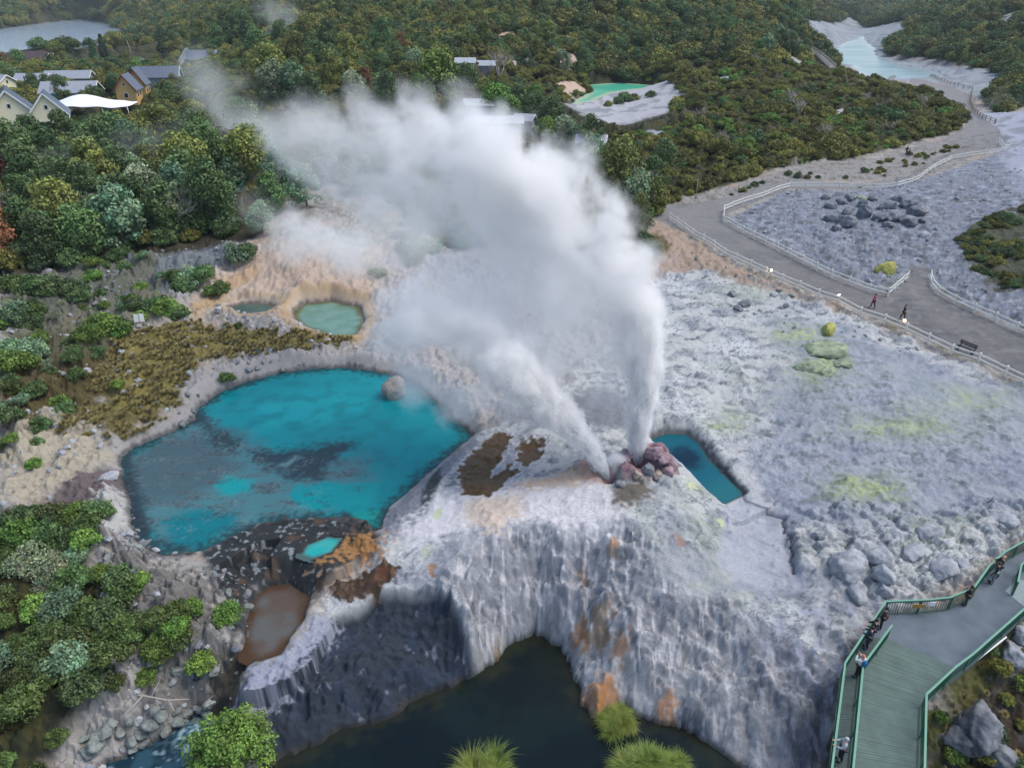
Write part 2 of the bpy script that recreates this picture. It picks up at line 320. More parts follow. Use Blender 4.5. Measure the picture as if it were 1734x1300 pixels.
# pools
SP = []
for (poly, zw, bw, lip, dep, ns) in POOLS:
    s = sdf(poly, X, Y)+(ns*.6*NW+ns*.5*NF)*near+(1-near)*NG*ns
    SP.append(s); t = np.clip(-s/bw, 0, 1); sh = zw+lip*dome(t*1.4)
    m = (s > -bw)
    out = sh+(Z-sh)*ss(0, 1, t); ins = zw-.06-dep*ss(0, 1.2, s)
    Z = np.where(m, np.where(s > 0, ins, np.where(t < 1, out, Z)), Z)
    Z = np.where((s < 0) & (sdf(poly, X, Y) > (-2. if zw < 1.5 else -12)) & ((zw < 1.5) | (Y > 120)), np.maximum(Z, zw+.07+.05*near*ss(0, .5, -s)), Z)
# river: fluted dome-shaped fall of sinter to the water
dtw = ss(-.8, .2, S_DT); sr = S_RIV+.35*NW+(.28*(FACEX-.55)*(1-dtw)+.6*fbm(X*.42+3, Y*.2, 3))*near
bw = np.where(S_DT > -.8, 1.7, np.where(X < at_z(400,1230,-5)[0], 3.0, 4.3+ss(3, 9, X)*2.0))
t = np.clip(-sr/bw, 0, 1)
prof = np.clip(dome(t)*.55+.45*t+.022*np.sin(6.28*(t*3.5+1.3*NW+.3*NF))*np.sin(PI*t)*(1-dtw*.5), 0, 1)
bulge = (.20*(FACEX-.5)*(1-dtw)+.8*fbm(X*.36+20, Y*.36, 3)+.16*fbm(X*1.3, Y*1.3+9, 3)+.10*(R2-.55))*np.sin(PI*np.clip(t, 0, 1))**.7
Z = np.where(sr > 0, -5.56-.9*ss(0, 2, sr), np.where(t < 1, -5.5+(Z+5.5)*prof+bulge*1.2, Z))
FACE = np.where((sr < 0) & (t < 1), np.sin(PI*t)**.5, 0)*sin_w
BRG = [at_z(*p, 0) for p in ((1395,1440),(1408,1320),(1428,1150),(1498,1042),(1574,1038),(1612,1034),(1652,1016),(1680,975),(1704,952),(1734,935),(1800,905),(1830,990),(1734,1062),(1660,1125),(1622,1155),(1572,1205),(1568,1330),(1565,1440))]
sb = sdf(BRG, X, Y); Z = np.where(sb > -.7, np.minimum(Z, Z*(1-ss(-.7, .1, sb))+np.minimum(Z, -.55)*ss(-.7, .1, sb)), Z)
# mouth of the hollow under the terrace, and small drip bowls
Zg = Z.reshape(NY, NX)
def height(x, y):
    x = np.asarray(x, float); y = np.asarray(y, float); j = np.clip(np.searchsorted(ys, y)-1, 0, NY-2); fy = (y-ys[j])/(ys[j+1]-ys[j])
    u = (x/(30+.75*y)+1)/2*(NX-1); i = np.clip(u.astype(int), 0, NX-2); fx = np.clip(u-i, 0, 1)
    return (Zg[j, i]*(1-fx)+Zg[j, i+1]*fx)*(1-fy)+(Zg[j+1, i]*(1-fx)+Zg[j+1, i+1]*fx)*fy
_T = 18*(1.0008**np.arange(5600))
def G(px, py):                           # point of the finished ground under a line of sight
    d = ray(px, py); Xr = d[0]*_T; Yr = d[1]*_T; Zr = CH+d[2]*_T; h = height(Xr, Yr); b = Zr < h
    k = int(np.argmax(b)) if b.any() else len(_T)-1
    return np.array((Xr[k], Yr[k], h[k]))
# ------------------------------------------------------------------ ground colours (what each patch is made of)
def mixc(c, col, w): return c+(lin(col)-c)*np.clip(w, 0, 1)[:, None]
K = np.tile(lin((150,147,142)), (len(X), 1)); RO = np.ones(len(X))
nA = fbm(X*.16+30, Y*.16, 5); nB = fbm(X*.6-12, Y*.6, 5); nC = fbm(X*2.6, Y*2.6+8, 4); nD = fbm(X*.07, Y*.07-4, 4); nS = fbm(X*.6+.5*nB+.3*nA, Y*1.0+.4*nC, 6, .56)
def patch(poly, col, amp=.5, fine=.3, soft=.5, extra=0, k=1.0):
    global K
    s = zone(GP(poly), amp, fine)+extra; K = mixc(K, col, k*ss(-soft, soft, s)); return s
# left bank soils
K = mixc(K, (118,112,104), ss(-.1, .5, nB)); K = mixc(K, (178,172,162), ss(.1, .5, nC+.5*nA)*.8); K = mixc(K, (160,132,108), ss(.15, .5, nA-.3*nB)*.5)
patch([(130,452),(250,412),(392,405),(392,450),(330,490),(250,500),(160,515),(60,560),(60,500)], (112,118,122), .8, .4, .8, .6*nC)
patch([(328,482),(420,424),(560,412),(700,425),(720,470),(640,530),(480,522),(420,512),(372,532),(330,512)], (178,164,150), .8, .4, 1)
patch([(320,520),(370,485),(430,448),(440,462),(400,490),(350,530),(330,545)], (172,144,106), .5, .4, .6, 0, .8)
patch([(330,482),(420,424),(560,412),(720,425),(720,470),(640,520),(420,505)], (172,146,124), .3, .3, .6, .9*nB-1.8, .4)
patch([(640,440),(780,400),(1000,450),(1080,480),(1060,640),(800,720),(700,660),(630,600)], (165,160,158), 1, .5, 1)
patch([(1050,420),(1120,375),(1180,410),(1280,470),(1180,455),(1085,478)], (158,140,124), .6, .4, .8)
patch([(1045,425),(1110,395),(1135,420),(1110,450),(1060,450)], (96,86,42), .5, .5, .6)
moss = patch([(100,735),(140,690),(200,570),(300,545),(420,560),(560,570),(600,580),(480,600),(350,612),(310,650),(300,700),(200,742)], (104,96,62), .7, .6, .7, 1.8*nB-.2)
patch([(100,735),(140,690),(200,570),(300,545),(420,560),(600,580),(350,612),(300,700)], (126,116,60), .7, .6, .5, 1.8*nC+nB-.9, .7)
patch([(0,600),(90,560),(220,560),(200,700),(100,800),(0,800)], (84,76,48), .8, .6, .8, 1.4*nB-.6)
patch([(0,470),(130,452),(280,440),(300,520),(200,600),(60,640),(0,640)], (88,90,72), .8, .6, .9, 2.4*nB-.9, .8)
patch([(0,740),(110,700),(200,745),(210,770),(60,860),(0,860)], (166,158,140), .8, .6, .9, 1.6*nC+.8*nB-.5)
patch([(205,770),(330,690),(420,642),(560,615),(640,630),(640,600),(560,590),(420,600),(320,640),(310,690),(190,750)], (156,152,150), .5, .4, .6, .8*nC)
patch([(150,880),(230,820),(262,930),(335,950),(420,980),(420,1100),(380,1200),(250,1270),(60,1310),(200,1150),(150,1000)], (156,153,149), .8, .4, .8, 1.2*nB+.5)
patch([(150,880),(230,820),(262,930),(335,950),(420,980),(420,1100),(380,1200),(250,1270),(60,1310),(200,1150),(150,1000)], (104,102,98), .6, .6, .5, 2.2*nC+1.2*nB-1.4, .8)
patch([(62,868),(128,800),(205,785),(222,835),(160,850),(100,885)], (104,94,94), .4, .3, .3)
patch([(200,830),(225,890),(200,920),(150,900),(170,850)], (175,175,172), .4, .4, .4, nC)
dmat = patch([(218,905),(340,938),(440,886),(560,872),(648,900),(640,935),(540,1000),(430,990),(400,1080),(380,1000),(330,950),(262,955)], (46,50,52), .6, .4, .4)
K = mixc(K, (138,146,150), ss(-.2, .5, dmat)*ss(.22, .4, nC*.8+nS*.5)*.9); K = mixc(K, (92,74,60), ss(-.2, .5, dmat)*ss(.25, .5, nB)*.7)
patch([(380,1100),(420,1090),(440,1140),(400,1190),(340,1230),(300,1230)], (62,60,54), .6, .4, .5)
# sinter
PS = lin((182,184,188))+np.zeros((len(X), 1)); wS = fbm(X*.26+.5*nB+.35*nC, Y*.34+.5*nA, 6, .58); speck = fbm(X*5.5, Y*5.5, 3); crk = worley(X*.8+.5*nC, Y*.8+.5*NF); crk = crk[1]-crk[0]; crk2 = worley(X*2.6+.6*nC, Y*2.6+.4*NF); crk2 = crk2[1]-crk2[0]
PS = mixc(PS, (146,153,167), ss(-.05, .45, wS)*.75); PS = mixc(PS, (122,129,142), ss(.0, .5, nB+.5*nS)*.75); PS = mixc(PS, (198,201,209), ss(.05, .5, nA+.25*nC)*.75)
PS = mixc(PS, (88,96,110), ss(.25, .5, nS+.35*nC)*.8); PS = mixc(PS, (150,152,158), ss(.1, .6, -nC)*.35)
PS = mixc(PS, (74,80,90), ss(.34, .5, speck)*ss(-.05, .3, nB+.3*wS)*.85); PS = mixc(PS, (80,86,96), ss(.07, .02, crk)*ss(.0, .3, nA+.4*nB)*.7); PS = mixc(PS, (96,101,110), ss(.08, .02, crk2)*ss(.05, .3, wS+.3*nB)*.55)
PS = mixc(PS, (142,152,138), ss(.12, .6, nD+.5*nA+.3*nC)*ss(2, 9, X)*.55)*np.array((1, .995, .925)); K = K+(PS-K)*ss(-.5, .8, S_SINTER)[:, None]
for pts, c, k, ex in (([(1330,600),(1420,560),(1734,660),(1860,760),(1860,860),(1734,880),(1500,900),(1330,880),(1260,790),(1300,690)], (134,142,157), .65, 1.6*nA+1.2*nB), ([(1280,540),(1420,540),(1480,600),(1330,600)], (140,150,158), .5, nB), ([(1500,620),(1734,680),(1734,760),(1560,700)], (150,160,160), .5, nB), ([(680,900),(820,880),(1000,900),(1200,930),(1240,1000),(1100,1040),(900,1010),(720,990)], (150,153,162), .6, 1.5*nB+.5*nC)):
    patch(pts, c, 1.2, .5, 1.4, ex, k)
face = ss(.12, .6, FACE)
K = mixc(K, (140,141,146), face*.65); K = mixc(K, (88,92,100), face*ss(.0, .55, fbm(X*1.6+.8*NF, Y*.6, 5)+.25*nB)*.7); K = mixc(K, (192,192,194), face*ss(.1, .45, fbm(X*2.8-40, Y*.6, 4))*.9)
rt = ss(0, 6, X-at_z(1200,1100,-2)[0])*ss(.5, -1.5, Z)*ss(-1, 1, S_SINTER)
K = mixc(K, (88,94,110), rt*ss(-.5, .35, nB+.3*nS)*.8); K = mixc(K, (176,180,196), rt*ss(.12, .4, fbm(X*1.1, Y*.7+3, 5))*.75)
K = mixc(K, (168,171,180), fw*.85); K = mixc(K, (132,137,146), fw*ss(0, .5, nA+nB)*.6)
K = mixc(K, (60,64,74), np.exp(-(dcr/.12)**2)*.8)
patch([(1020,660),(1110,700),(1100,735),(980,720),(850,715),(800,735),(850,700)], (120,122,128), .6, .4, .8)
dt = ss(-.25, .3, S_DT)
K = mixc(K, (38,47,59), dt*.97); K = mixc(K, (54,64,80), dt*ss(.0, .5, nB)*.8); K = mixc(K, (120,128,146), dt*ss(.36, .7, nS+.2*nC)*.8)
patch([(385,1225),(420,1150),(500,1095),(540,1045),(580,1040),(520,1120),(460,1180),(430,1235)], (150,154,168), .6, .5, .5, nC)
patch([(655,905),(650,870),(690,832),(742,788),(800,740),(812,748),(770,790),(728,830),(722,880),(690,905)], (124,128,136), .2, .3, .3, .5*nC)
patch([(712,852),(728,805),(745,790),(748,812),(730,850),(722,868)], (62,72,72), .1, .1, .15)
patch([(740,850),(800,828),(900,812),(1000,815),(1040,850),(1020,890),(900,880),(760,900),(700,930),(690,900)], (208,206,208), .5, .5, .8, nC+.3)
patch([(830,822),(960,800),(1010,790),(1020,815),(900,830)], (190,162,132), .4, .4, .5, nC, .8)
patch([(790,845),(880,835),(885,870),(830,900),(785,880)], (196,172,142), .5, .4, .6, nC, .6)
ctr = at_z(985, 862, .9); rr = np.hypot(X-ctr[0], (Y-ctr[1])*1.2)+.15*NF; rg = np.exp(-(rr/2.2)**4)*(np.sin(rr*22)*.5+.5); Z += 0
K = mixc(K, (214,212,214), np.exp(-(rr/2.4)**4)*.7); K = mixc(K, (160,158,164), rg*.5)
for pts, c, ex in (([(770,835),(775,795),(800,760),(850,722),(922,740),(925,780),(890,800),(845,835)], (150,152,160), .6*nC),):
    patch(pts, c, .5, .4, .4, ex)
K = mixc(K, (88,66,36), panw); RO = np.where(panw > .5, .25, RO); K = mixc(K, (200,198,198), np.exp(-((PAN+.12)/.10)**2)*near*.8)
p2w = ss(-.1, .15, pan2+.3*nC); K = mixc(K, (70,54,40), p2w); RO = np.where(p2w > .5, .35, RO); K = mixc(K, (112,74,48), p2w*ss(.1, .4, nB)*.8)
patch([(540,962),(560,932),(600,904),(652,915),(640,945),(592,962)], (170,124,72), .5, .6, .5, 2.0*nC-.2, .75)
for (px, py, r, c) in ((1040,918,.55,(178,128,58)),(985,975,.4,(120,92,50)),(1150,915,.5,(150,100,60)),(730,962,.45,(170,115,45)),(1000,1195,1.1,(186,124,48)),(1030,1170,.9,(180,120,50)),(1130,1205,.7,(186,120,40)),(1010,1065,1.2,(150,120,80)),(980,1080,.8,(176,120,60)),(1050,1100,.7,(170,118,60)),
    (845,1118,.5,(150,118,60)),(740,870,.5,(178,196,140)),(1170,820,.5,(196,200,130)),(1220,885,.35,(206,214,140)),(720,935,.5,(180,190,150))):
    c0 = G(px, py); q = np.hypot(X-c0[0], (Y-c0[1])*.8)+.4*NF*r*1.5; K = mixc(K, c, ss(r, r*.3, q+.5*r*nC)*.62)
patch([(1040,800),(1050,775),(1080,755),(1112,760),(1142,785),(1148,806),(1090,818),(1060,820)], (142,114,120), .35, .4, .4, .6*nC)
patch([(980,790),(1030,775),(1040,800),(1025,812),(990,812)], (164,126,118), .35, .4, .5, .6*nC, .8)
patch([(1045,815),(1090,812),(1110,835),(1070,860),(1040,850)], (98,94,86), .35, .4, .5, .6*nC)
# sulphur
SUL = (158,176,122)
for pts, k, th in (([(1340,640),(1360,600),(1400,575),(1430,590),(1430,630),(1370,660)], .9, .5), ([(1270,560),(1330,545),(1400,560),(1410,585),(1330,590)], .7, -.1), ([(1190,720),(1240,690),(1270,705),(1250,735),(1200,735)], .8, .2),
    ([(1380,830),(1420,800),(1500,805),(1540,830),(1530,860),(1450,860),(1400,850)], .8, .2), ([(1380,740),(1440,690),(1560,700),(1660,720),(1650,750),(1500,760)], .6, -.2), ([(1480,640),(1440,660),(1480,630),(1500,625)], .6, .1),
    ([(1500,880),(1560,870),(1640,880),(1640,930),(1540,930)], .45, -.2), ([(1600,660),(1640,640),(1670,680),(1640,690)], .5, .2), ([(1420,430),(1500,420),(1520,460),(1440,470)], .5, 0), ([(1380,340),(1480,330),(1500,380),(1400,390)], .5, -.1), ([(1500,680),(1734,640),(1734,700),(1560,720)], .25, .1)):
    s = zone(GP(pts), .9, .6)+th+1.9*nC+1.3*nS-.3; K = mixc(K, (142,152,128), k*ss(-1.5, 1, s)*.6); K = mixc(K, SUL, k*ss(.3, 2.2, s)*.6); K = mixc(K, (196,204,112), k*ss(1.4, 2.4, s)*.4)
K = mixc(K, (104,112,108), lw2*ss(.1, .5, nS+nC*.5)*.6)
# upper right basin
s = zone(GP([(1228,372),(1335,322),(1460,322),(1600,292),(1734,240),(1800,240),(1800,590),(1640,520),(1580,490),(1560,455),(1535,466),(1500,498),(1400,462),(1300,412)]), .2, .2)
bs = ss(-.3, .5, s); K = mixc(K, (124,131,143), bs); K = mixc(K, (84,90,97), bs*ss(-.05, .4, nB+nC*.5)*.8); K = mixc(K, (168,174,184), bs*ss(.15, .5, nS)*.7); K = mixc(K, (128,108,96), bs*ss(.2, .5, nC-.2*nA)*.5)
for pts, c, ex in (([(1600,1130),(1650,1090),(1700,1075),(1734,1080),(1860,1080),(1860,1450),(1570,1450),(1575,1200)], (92,92,52), 1.6*nB+.3), ([(1600,1130),(1650,1090),(1700,1075),(1734,1080),(1860,1080),(1860,1450),(1570,1450),(1575,1200)], (118,122,126), 2.2*nA+1.2*nC-1.3), ([(1600,1130),(1650,1090),(1860,1080),(1860,1450),(1570,1450)], (66,58,46), 2*nS-1.6),
  ([(1620,400),(1670,370),(1734,350),(1860,350),(1860,460),(1734,500),(1690,490),(1640,450)], (74,78,62), 1.6*nB), ([(380,340),(408,340),(412,412),(392,416),(376,380)], (150,132,122), .3*nC), ([(-60,300),(460,300),(440,400),(130,455),(-60,480)], (58,54,40), .6*nB)):
    patch(pts, c, .7, .5, .8, ex)
# bare patches far off, undergrowth, path
far_c = mixc(mixc(np.tile(lin((44,48,30)), (len(X), 1)), (62,60,34), ss(-.2, .4, NG)), (34,38,26), ss(0, .5, -NG))
K = K+(far_c-K)*ss(-.8, .8, veg)[:, None]
for k, (c, p, w) in BARE.items(): K = mixc(K, np.array(c), ss(-w*.6, w*.4, bare[k])*(1-.15*ss(0, .5, NG)))
K = mixc(K, (110,109,108), ss(-.25, .25, S_PATH)); K = mixc(K, (88,89,92), ss(-.1, .4, S_PATH)*ss(-.1, .5, nA+.4*nB)*.75); K = mixc(K, (132,131,128), ss(0, .4, S_PATH)*ss(.1, .5, nS+.3*nD)*.6); K = mixc(K, (140,139,138), ss(0, .5, S_PATH)*ss(60, 130, Y)*.75)
edge = np.exp(-((S_PATH+.3)/.35)**2)*near; K = mixc(K, (86,92,60), edge*ss(.0, .5, nB+nC)*.8)
# wet margins of the pools and the river
for (poly, zw, bw_, lip, dep, ns), s in zip(POOLS[:6], SP[:6]):
    K = mixc(K, (52,54,56), ss(-.32, -.05, s+.12*NF)*.75)
for s, c in ((SP[2], (176,146,98)), (SP[3], (170,142,100))): K = mixc(K, c, np.exp(-((s+1.0)/.5)**2)*.5*near)
K = mixc(K, (58,56,50), ss(-5.05, -5.4, Z)*.8*near)
tw = ss(-1, 1, bare['tan']); K = mixc(K, (104,100,94), tw*ss(.0, .45, nB+.5*nC)*.7); K = mixc(K, (84,82,58), tw*ss(.2, .5, nC+.4*nA)*.6)
for k in ('lakeflat', 'flat', 'upland'): K = mixc(K, (122,128,132), ss(-2, 2, bare[k])*ss(-.05, .4, NG+.4*nD)*.7)
K *= (1+.10*NF*near)[:, None]; K *= np.where(veg > 0, 1, .84)[:, None]
K = np.clip(K, .004, .85)

# ------------------------------------------------------------------ link ground meshes
idx = np.arange(NY*NX).reshape(NY, NX)
quads = np.stack((idx[:-1, :-1], idx[:-1, 1:], idx[1:, 1:], idx[1:, :-1]), -1).reshape(-1, 4)
P3 = np.stack((X, Y, Z), 1)
e1 = P3[quads[:, 2]]-P3[quads[:, 0]]; e2 = P3[quads[:, 3]]-P3[quads[:, 1]]; fn = np.cross(e1, e2)
VN = np.zeros_like(P3)
for k in range(4):
    for c in range(3): VN[:, c] += np.bincount(quads[:, k], fn[:, c], len(P3))
VN /= np.linalg.norm(VN, axis=1)[:, None]+1e-12
KC = np.concatenate((K, RO[:, None]), 1)
M_ground = vcol_mat('ground', 8, .28, .36, .06, .9, .25, 33); M_path = vcol_mat('path', 9, .14, .3, .03, .9, .2, 31)
q0 = quads[:, 0]; is_path = S_PATH[q0] > 0; is_sin = (S_SINTER[q0] > 0) & ~is_path; is_hill = (Y[q0] > 250) & ~is_path & ~is_sin
def sub(name, mask, mat):
    q = quads[mask]; u, inv = np.unique(q, return_inverse=True)
    o = mesh_np(name, P3[u], inv.reshape(-1, 4), mat, None, KC[u], True, VN[u]); tag(o, kind='structure'); return o
sub('path', is_path, M_path); sub('sinter_terrace', is_sin, M_ground); sub('hills', is_hill, M_ground); sub('ground', ~(is_path | is_sin | is_hill), M_ground)
# ------------------------------------------------------------------ water
def water_mat(name, rough=.12, bump=.05, scale=3, spec=.5):
    m, nt, b = new_mat(name); at = N(nt, 'ShaderNodeAttribute', attribute_name='tint'); nt.links.new(at.outputs['Color'], b.inputs['Base Color'])
    b.inputs['Roughness'].default_value = rough; b.inputs['IOR'].default_value = 1.33; b.inputs['Specular IOR Level'].default_value = spec
    no = N(nt, 'ShaderNodeTexNoise', Scale=scale, Detail=3.0); ge = N(nt, 'ShaderNodeNewGeometry'); nt.links.new(ge.outputs['Position'], no.inputs['Vector'])
    bp = N(nt, 'ShaderNodeBump', Strength=bump, Distance=.1); nt.links.new(no.outputs['Fac'], bp.inputs['Height']); nt.links.new(bp.outputs['Normal'], b.inputs['Normal'])
    return m
M_pool = water_mat('pool water', .25, .06, 2.5, .3); M_river = water_mat('river water', .16, .08, 1.6, .28)
def sheet(name, poly, zw, step, colf, mat, pad=1.2):
    P = np.asarray(poly)[:, :2]; lo = P.min(0)-pad; hi = P.max(0)+pad; nx = int((hi[0]-lo[0])/step)+2; ny = int((hi[1]-lo[1])/step)+2
    gx, gy = np.meshgrid(np.linspace(lo[0], hi[0], nx), np.linspace(lo[1], hi[1], ny)); x = gx.ravel(); y = gy.ravel(); s = sdf(poly, x, y)
    ii = np.arange(nx*ny).reshape(ny, nx); q = np.stack((ii[:-1, :-1], ii[:-1, 1:], ii[1:, 1:], ii[1:, :-1]), -1).reshape(-1, 4)
    q = q[(s[q] > -pad).all(1)]; u, inv = np.unique(q, return_inverse=True); c = colf(x[u], y[u], s[u])
    return tag(mesh_np(name, np.stack((x[u], y[u], np.full(len(u), zw)), 1), inv.reshape(-1, 4), mat, None, c), kind='structure')
def base_c(x, c): return np.tile(lin(c), (len(x), 1))
def wz(pts, x, y, z=-1, amp=.5): return sdf(ZP(pts, z), x, y)+amp*fbm(x*.5, y*.5, 4)+amp*.7*fbm(x*1.9, y*1.9, 4)
def c_blue(x, y, s):
    n = fbm(x*.5, y*.5+3, 5); n2 = fbm(x*2.2, y*2.2, 4); n3 = fbm(x*.35+8, y*1.1, 5)
    k = base_c(x, (8,146,158)); k = mixc(k, (20,166,176), ss(-1, 2, wz([(420,690),(480,660),(600,655),(640,690),(560,720),(440,730)], x, y)))
    k = mixc(k, (4,122,136), ss(-.2, .5, n)*.6)
    sh = wz([(205,775),(330,700),(380,720),(480,770),(620,770),(640,800),(560,870),(440,890),(300,945),(210,900)], x, y, -1, .9)
    k = mixc(k, (80,128,138), ss(-1.2, 1.6, sh)*.9)
    k = mixc(k, (74,94,104), ss(-.7, 1.6, wz([(205,775),(300,735),(360,740),(420,790),(330,850),(240,860),(205,830)], x, y))*.8)
    k = mixc(k, (104,116,122), ss(.5, 1.6, sh)*ss(.0, .45, n3+.3*n2)*.55)
    dk = .8*n2+.4*n3+wz([(420,762),(500,758),(590,745),(605,752),(560,790),(540,812),(490,812),(470,790),(425,785)], x, y, -1, .8)
    k = mixc(k, (44,60,72), ss(-.8, 1.1, dk)*.92); k = mixc(k, (110,150,155), ss(-.2, .5, wz([(470,788),(500,770),(512,775),(485,792)], x, y, -1, .3)))
    k = mixc(k, (44,58,66), ss(-.6, .9, .6*n2+wz([(335,700),(370,720),(415,745),(400,765),(350,755)], x, y, -1, .6))*.9)
    k = mixc(k, (24,158,166), ss(-.3, .5, wz([(362,820),(385,805),(430,810),(425,832),(375,840)], x, y, -1, .35)))
    k = mixc(k, (8,150,160), ss(-.3, .4, wz([(485,840),(500,822),(560,815),(640,820),(620,850),(540,865),(500,858)], x, y, -1, .3)))
    k = mixc(k, (18,122,136), ss(-.5, .7, wz([(280,880),(320,860),(400,865),(400,890),(345,928),(285,932)], x, y, -1, .6)))
    k = mixc(k, (22,152,152), ss(-.3, .4, wz([(580,885),(600,865),(650,862),(645,900),(590,905)], x, y, -1, .3)))
    k = mixc(k, (48,62,70), ss(-.2, .4, wz([(572,880),(580,858),(600,872),(590,888)], x, y, -1, .3))*.9)
    dl = wz([(205,780),(222,770),(240,850),(260,900),(240,920),(215,880)], x, y, -1, .6); k = mixc(k, (56,66,74), ss(-.3, .6, dl+.8*n2)*.9)
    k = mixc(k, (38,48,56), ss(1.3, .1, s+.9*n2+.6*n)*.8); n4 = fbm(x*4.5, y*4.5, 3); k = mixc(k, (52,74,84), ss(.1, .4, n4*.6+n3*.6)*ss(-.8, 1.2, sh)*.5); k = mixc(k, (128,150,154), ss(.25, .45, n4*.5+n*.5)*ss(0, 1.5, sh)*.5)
    k = mixc(k, (60,74,82), ss(.28, .5, n2*.7+n3*.4)*ss(-.5, 1, sh)*.6)
    return np.clip(k*np.array((.75, .70, .66)), .003, .8)
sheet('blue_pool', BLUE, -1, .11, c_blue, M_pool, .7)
def c_two(c1, c2, ed, w=.8, fr=.6):
    def f(x, y, s):
        n = fbm(x*fr, y*fr, 4); k = mixc(base_c(x, c1), c2, ss(-.3, .5, n)); return mixc(k, ed, ss(w, 0, s+.4*w*n))
    return f
sheet('cove_pool', COVE, -.95, .12, c_two((30,150,148), (60,150,146), (70,90,88), .4), M_pool, .4)
sheet('grey_green_pool', GREY, .1, .15, c_two((92,126,112), (104,134,122), (84,84,40), .9), M_pool)
sheet('small_pool', SMALL, .3, .15, c_two((62,82,74), (72,92,82), (92,84,50), .4), M_pool)
def c_teal(x, y, s):
    c = at_z(1160, 775, -.4); d = np.hypot(x-c[0], (y-c[1])*.8)+.35*fbm(x*1.5, y*1.5, 3)
    k = mixc(base_c(x, (16,104,122)), (34,118,128), ss(2, 4, d)); k = mixc(k, (4,48,72), ss(1.9, .6, d)); return mixc(k, (70,92,98), ss(.35, 0, s))*np.array((.7, .62, .62))
sheet('teal_pool', TEAL, -.4, .1, c_teal, M_pool)
sheet('mud_pool', MUD, -2.5, .1, c_two((84,72,64), (86,88,86), (70,52,36), .8, .5), M_pool, .5)
def c_green(x, y, s):
    n = fbm(x*.06, y*.06, 4); return mixc(mixc(base_c(x, (72,168,136)), (96,182,150), ss(-.3, .4, n)), (176,190,160), ss(3.5, .3, s+2*n))
sheet('green_pond', GREEN, 3.2, 1.0, c_green, M_pool, 8)
def c_far(c1, c2):
    def f(x, y, s): n = fbm(x*.02, y*.05, 4); return mixc(mixc(base_c(x, c1), c2, ss(-.4, .4, n)), (150,160,162), ss(5, 0, s+4*n))
    return f
sheet('lake_water', LAKE_R, 2.6, 2.0, c_far((104,134,134), (130,152,154)), M_pool, 12)
sheet('lake_water', LAKE_L, 2, 3.0, c_far((132,146,160), (140,154,168)), M_river, 14)
def c_river(x, y, s):
    n = fbm(x*.25, y*.25, 4); n2 = fbm(x*1.2, y*1.2, 3); k = mixc(base_c(x, (10,22,26)), (16,31,32), ss(-.2, .5, n)); k = mixc(k, (42,44,30), ss(1.3, .1, s+.9*n2)*.6)
    c = at_z(970, 1085, -5.5); return mixc(k, (44,46,32), np.exp(-((x-c[0])**2+(y-c[1])**2)/7)*.5)
sheet('river', RIVER, -5.5, .16, c_river, M_river, 1.6)
def c_stream(x, y, s):
    n = fbm(x*.9, y*.9, 4); k = mixc(base_c(x, (44,74,88)), (26,48,60), ss(-.2, .4, n)); c = at_z(330, 1228, -5.5)
    return mixc(k, (150,180,190), np.exp(-((x-c[0])**2+(y-c[1])**2)/1.5)*ss(-.1, .3, fbm(x*3, y*3, 3))+.5*ss(.3, .5, fbm(x*1.6, y*3, 3)))
sheet('stream', STREAM, -5.5, .12, c_stream, M_river, 1.6)

# ------------------------------------------------------------------ steam and water jets (real volumes)
def steam_mat(name, colour=(1, .994, .985), g=0.):
    m = bpy.data.materials.new(name); m.use_nodes = True; nt = m.node_tree; nt.nodes.remove(nt.nodes['Principled BSDF'])
    pv = N(nt, 'ShaderNodeVolumePrincipled'); pv.inputs['Color'].default_value = (*colour, 1); pv.inputs['Density'].default_value = 1; pv.inputs['Anisotropy'].default_value = g
    at = N(nt, 'ShaderNodeAttribute', attribute_name='density'); nt.links.new(at.outputs['Fac'], pv.inputs['Density'])
    pv.inputs['Density Attribute'].default_value = ''
    nt.links.new(pv.outputs[0], nt.nodes['Material Output'].inputs['Volume']); return m
M_steam = steam_mat('steam')
def capsules(puffs):                     # chain of (px, py, r_px, y, density, [linked]) -> centres, radii in metres
    out = []
    for p in puffs:
        c = at_y(p[0], p[1], p[3]); depth = c[1]*cp-(c[2]-CH)*sp; out.append((c, p[2]*depth/F, p[4]))
    return out
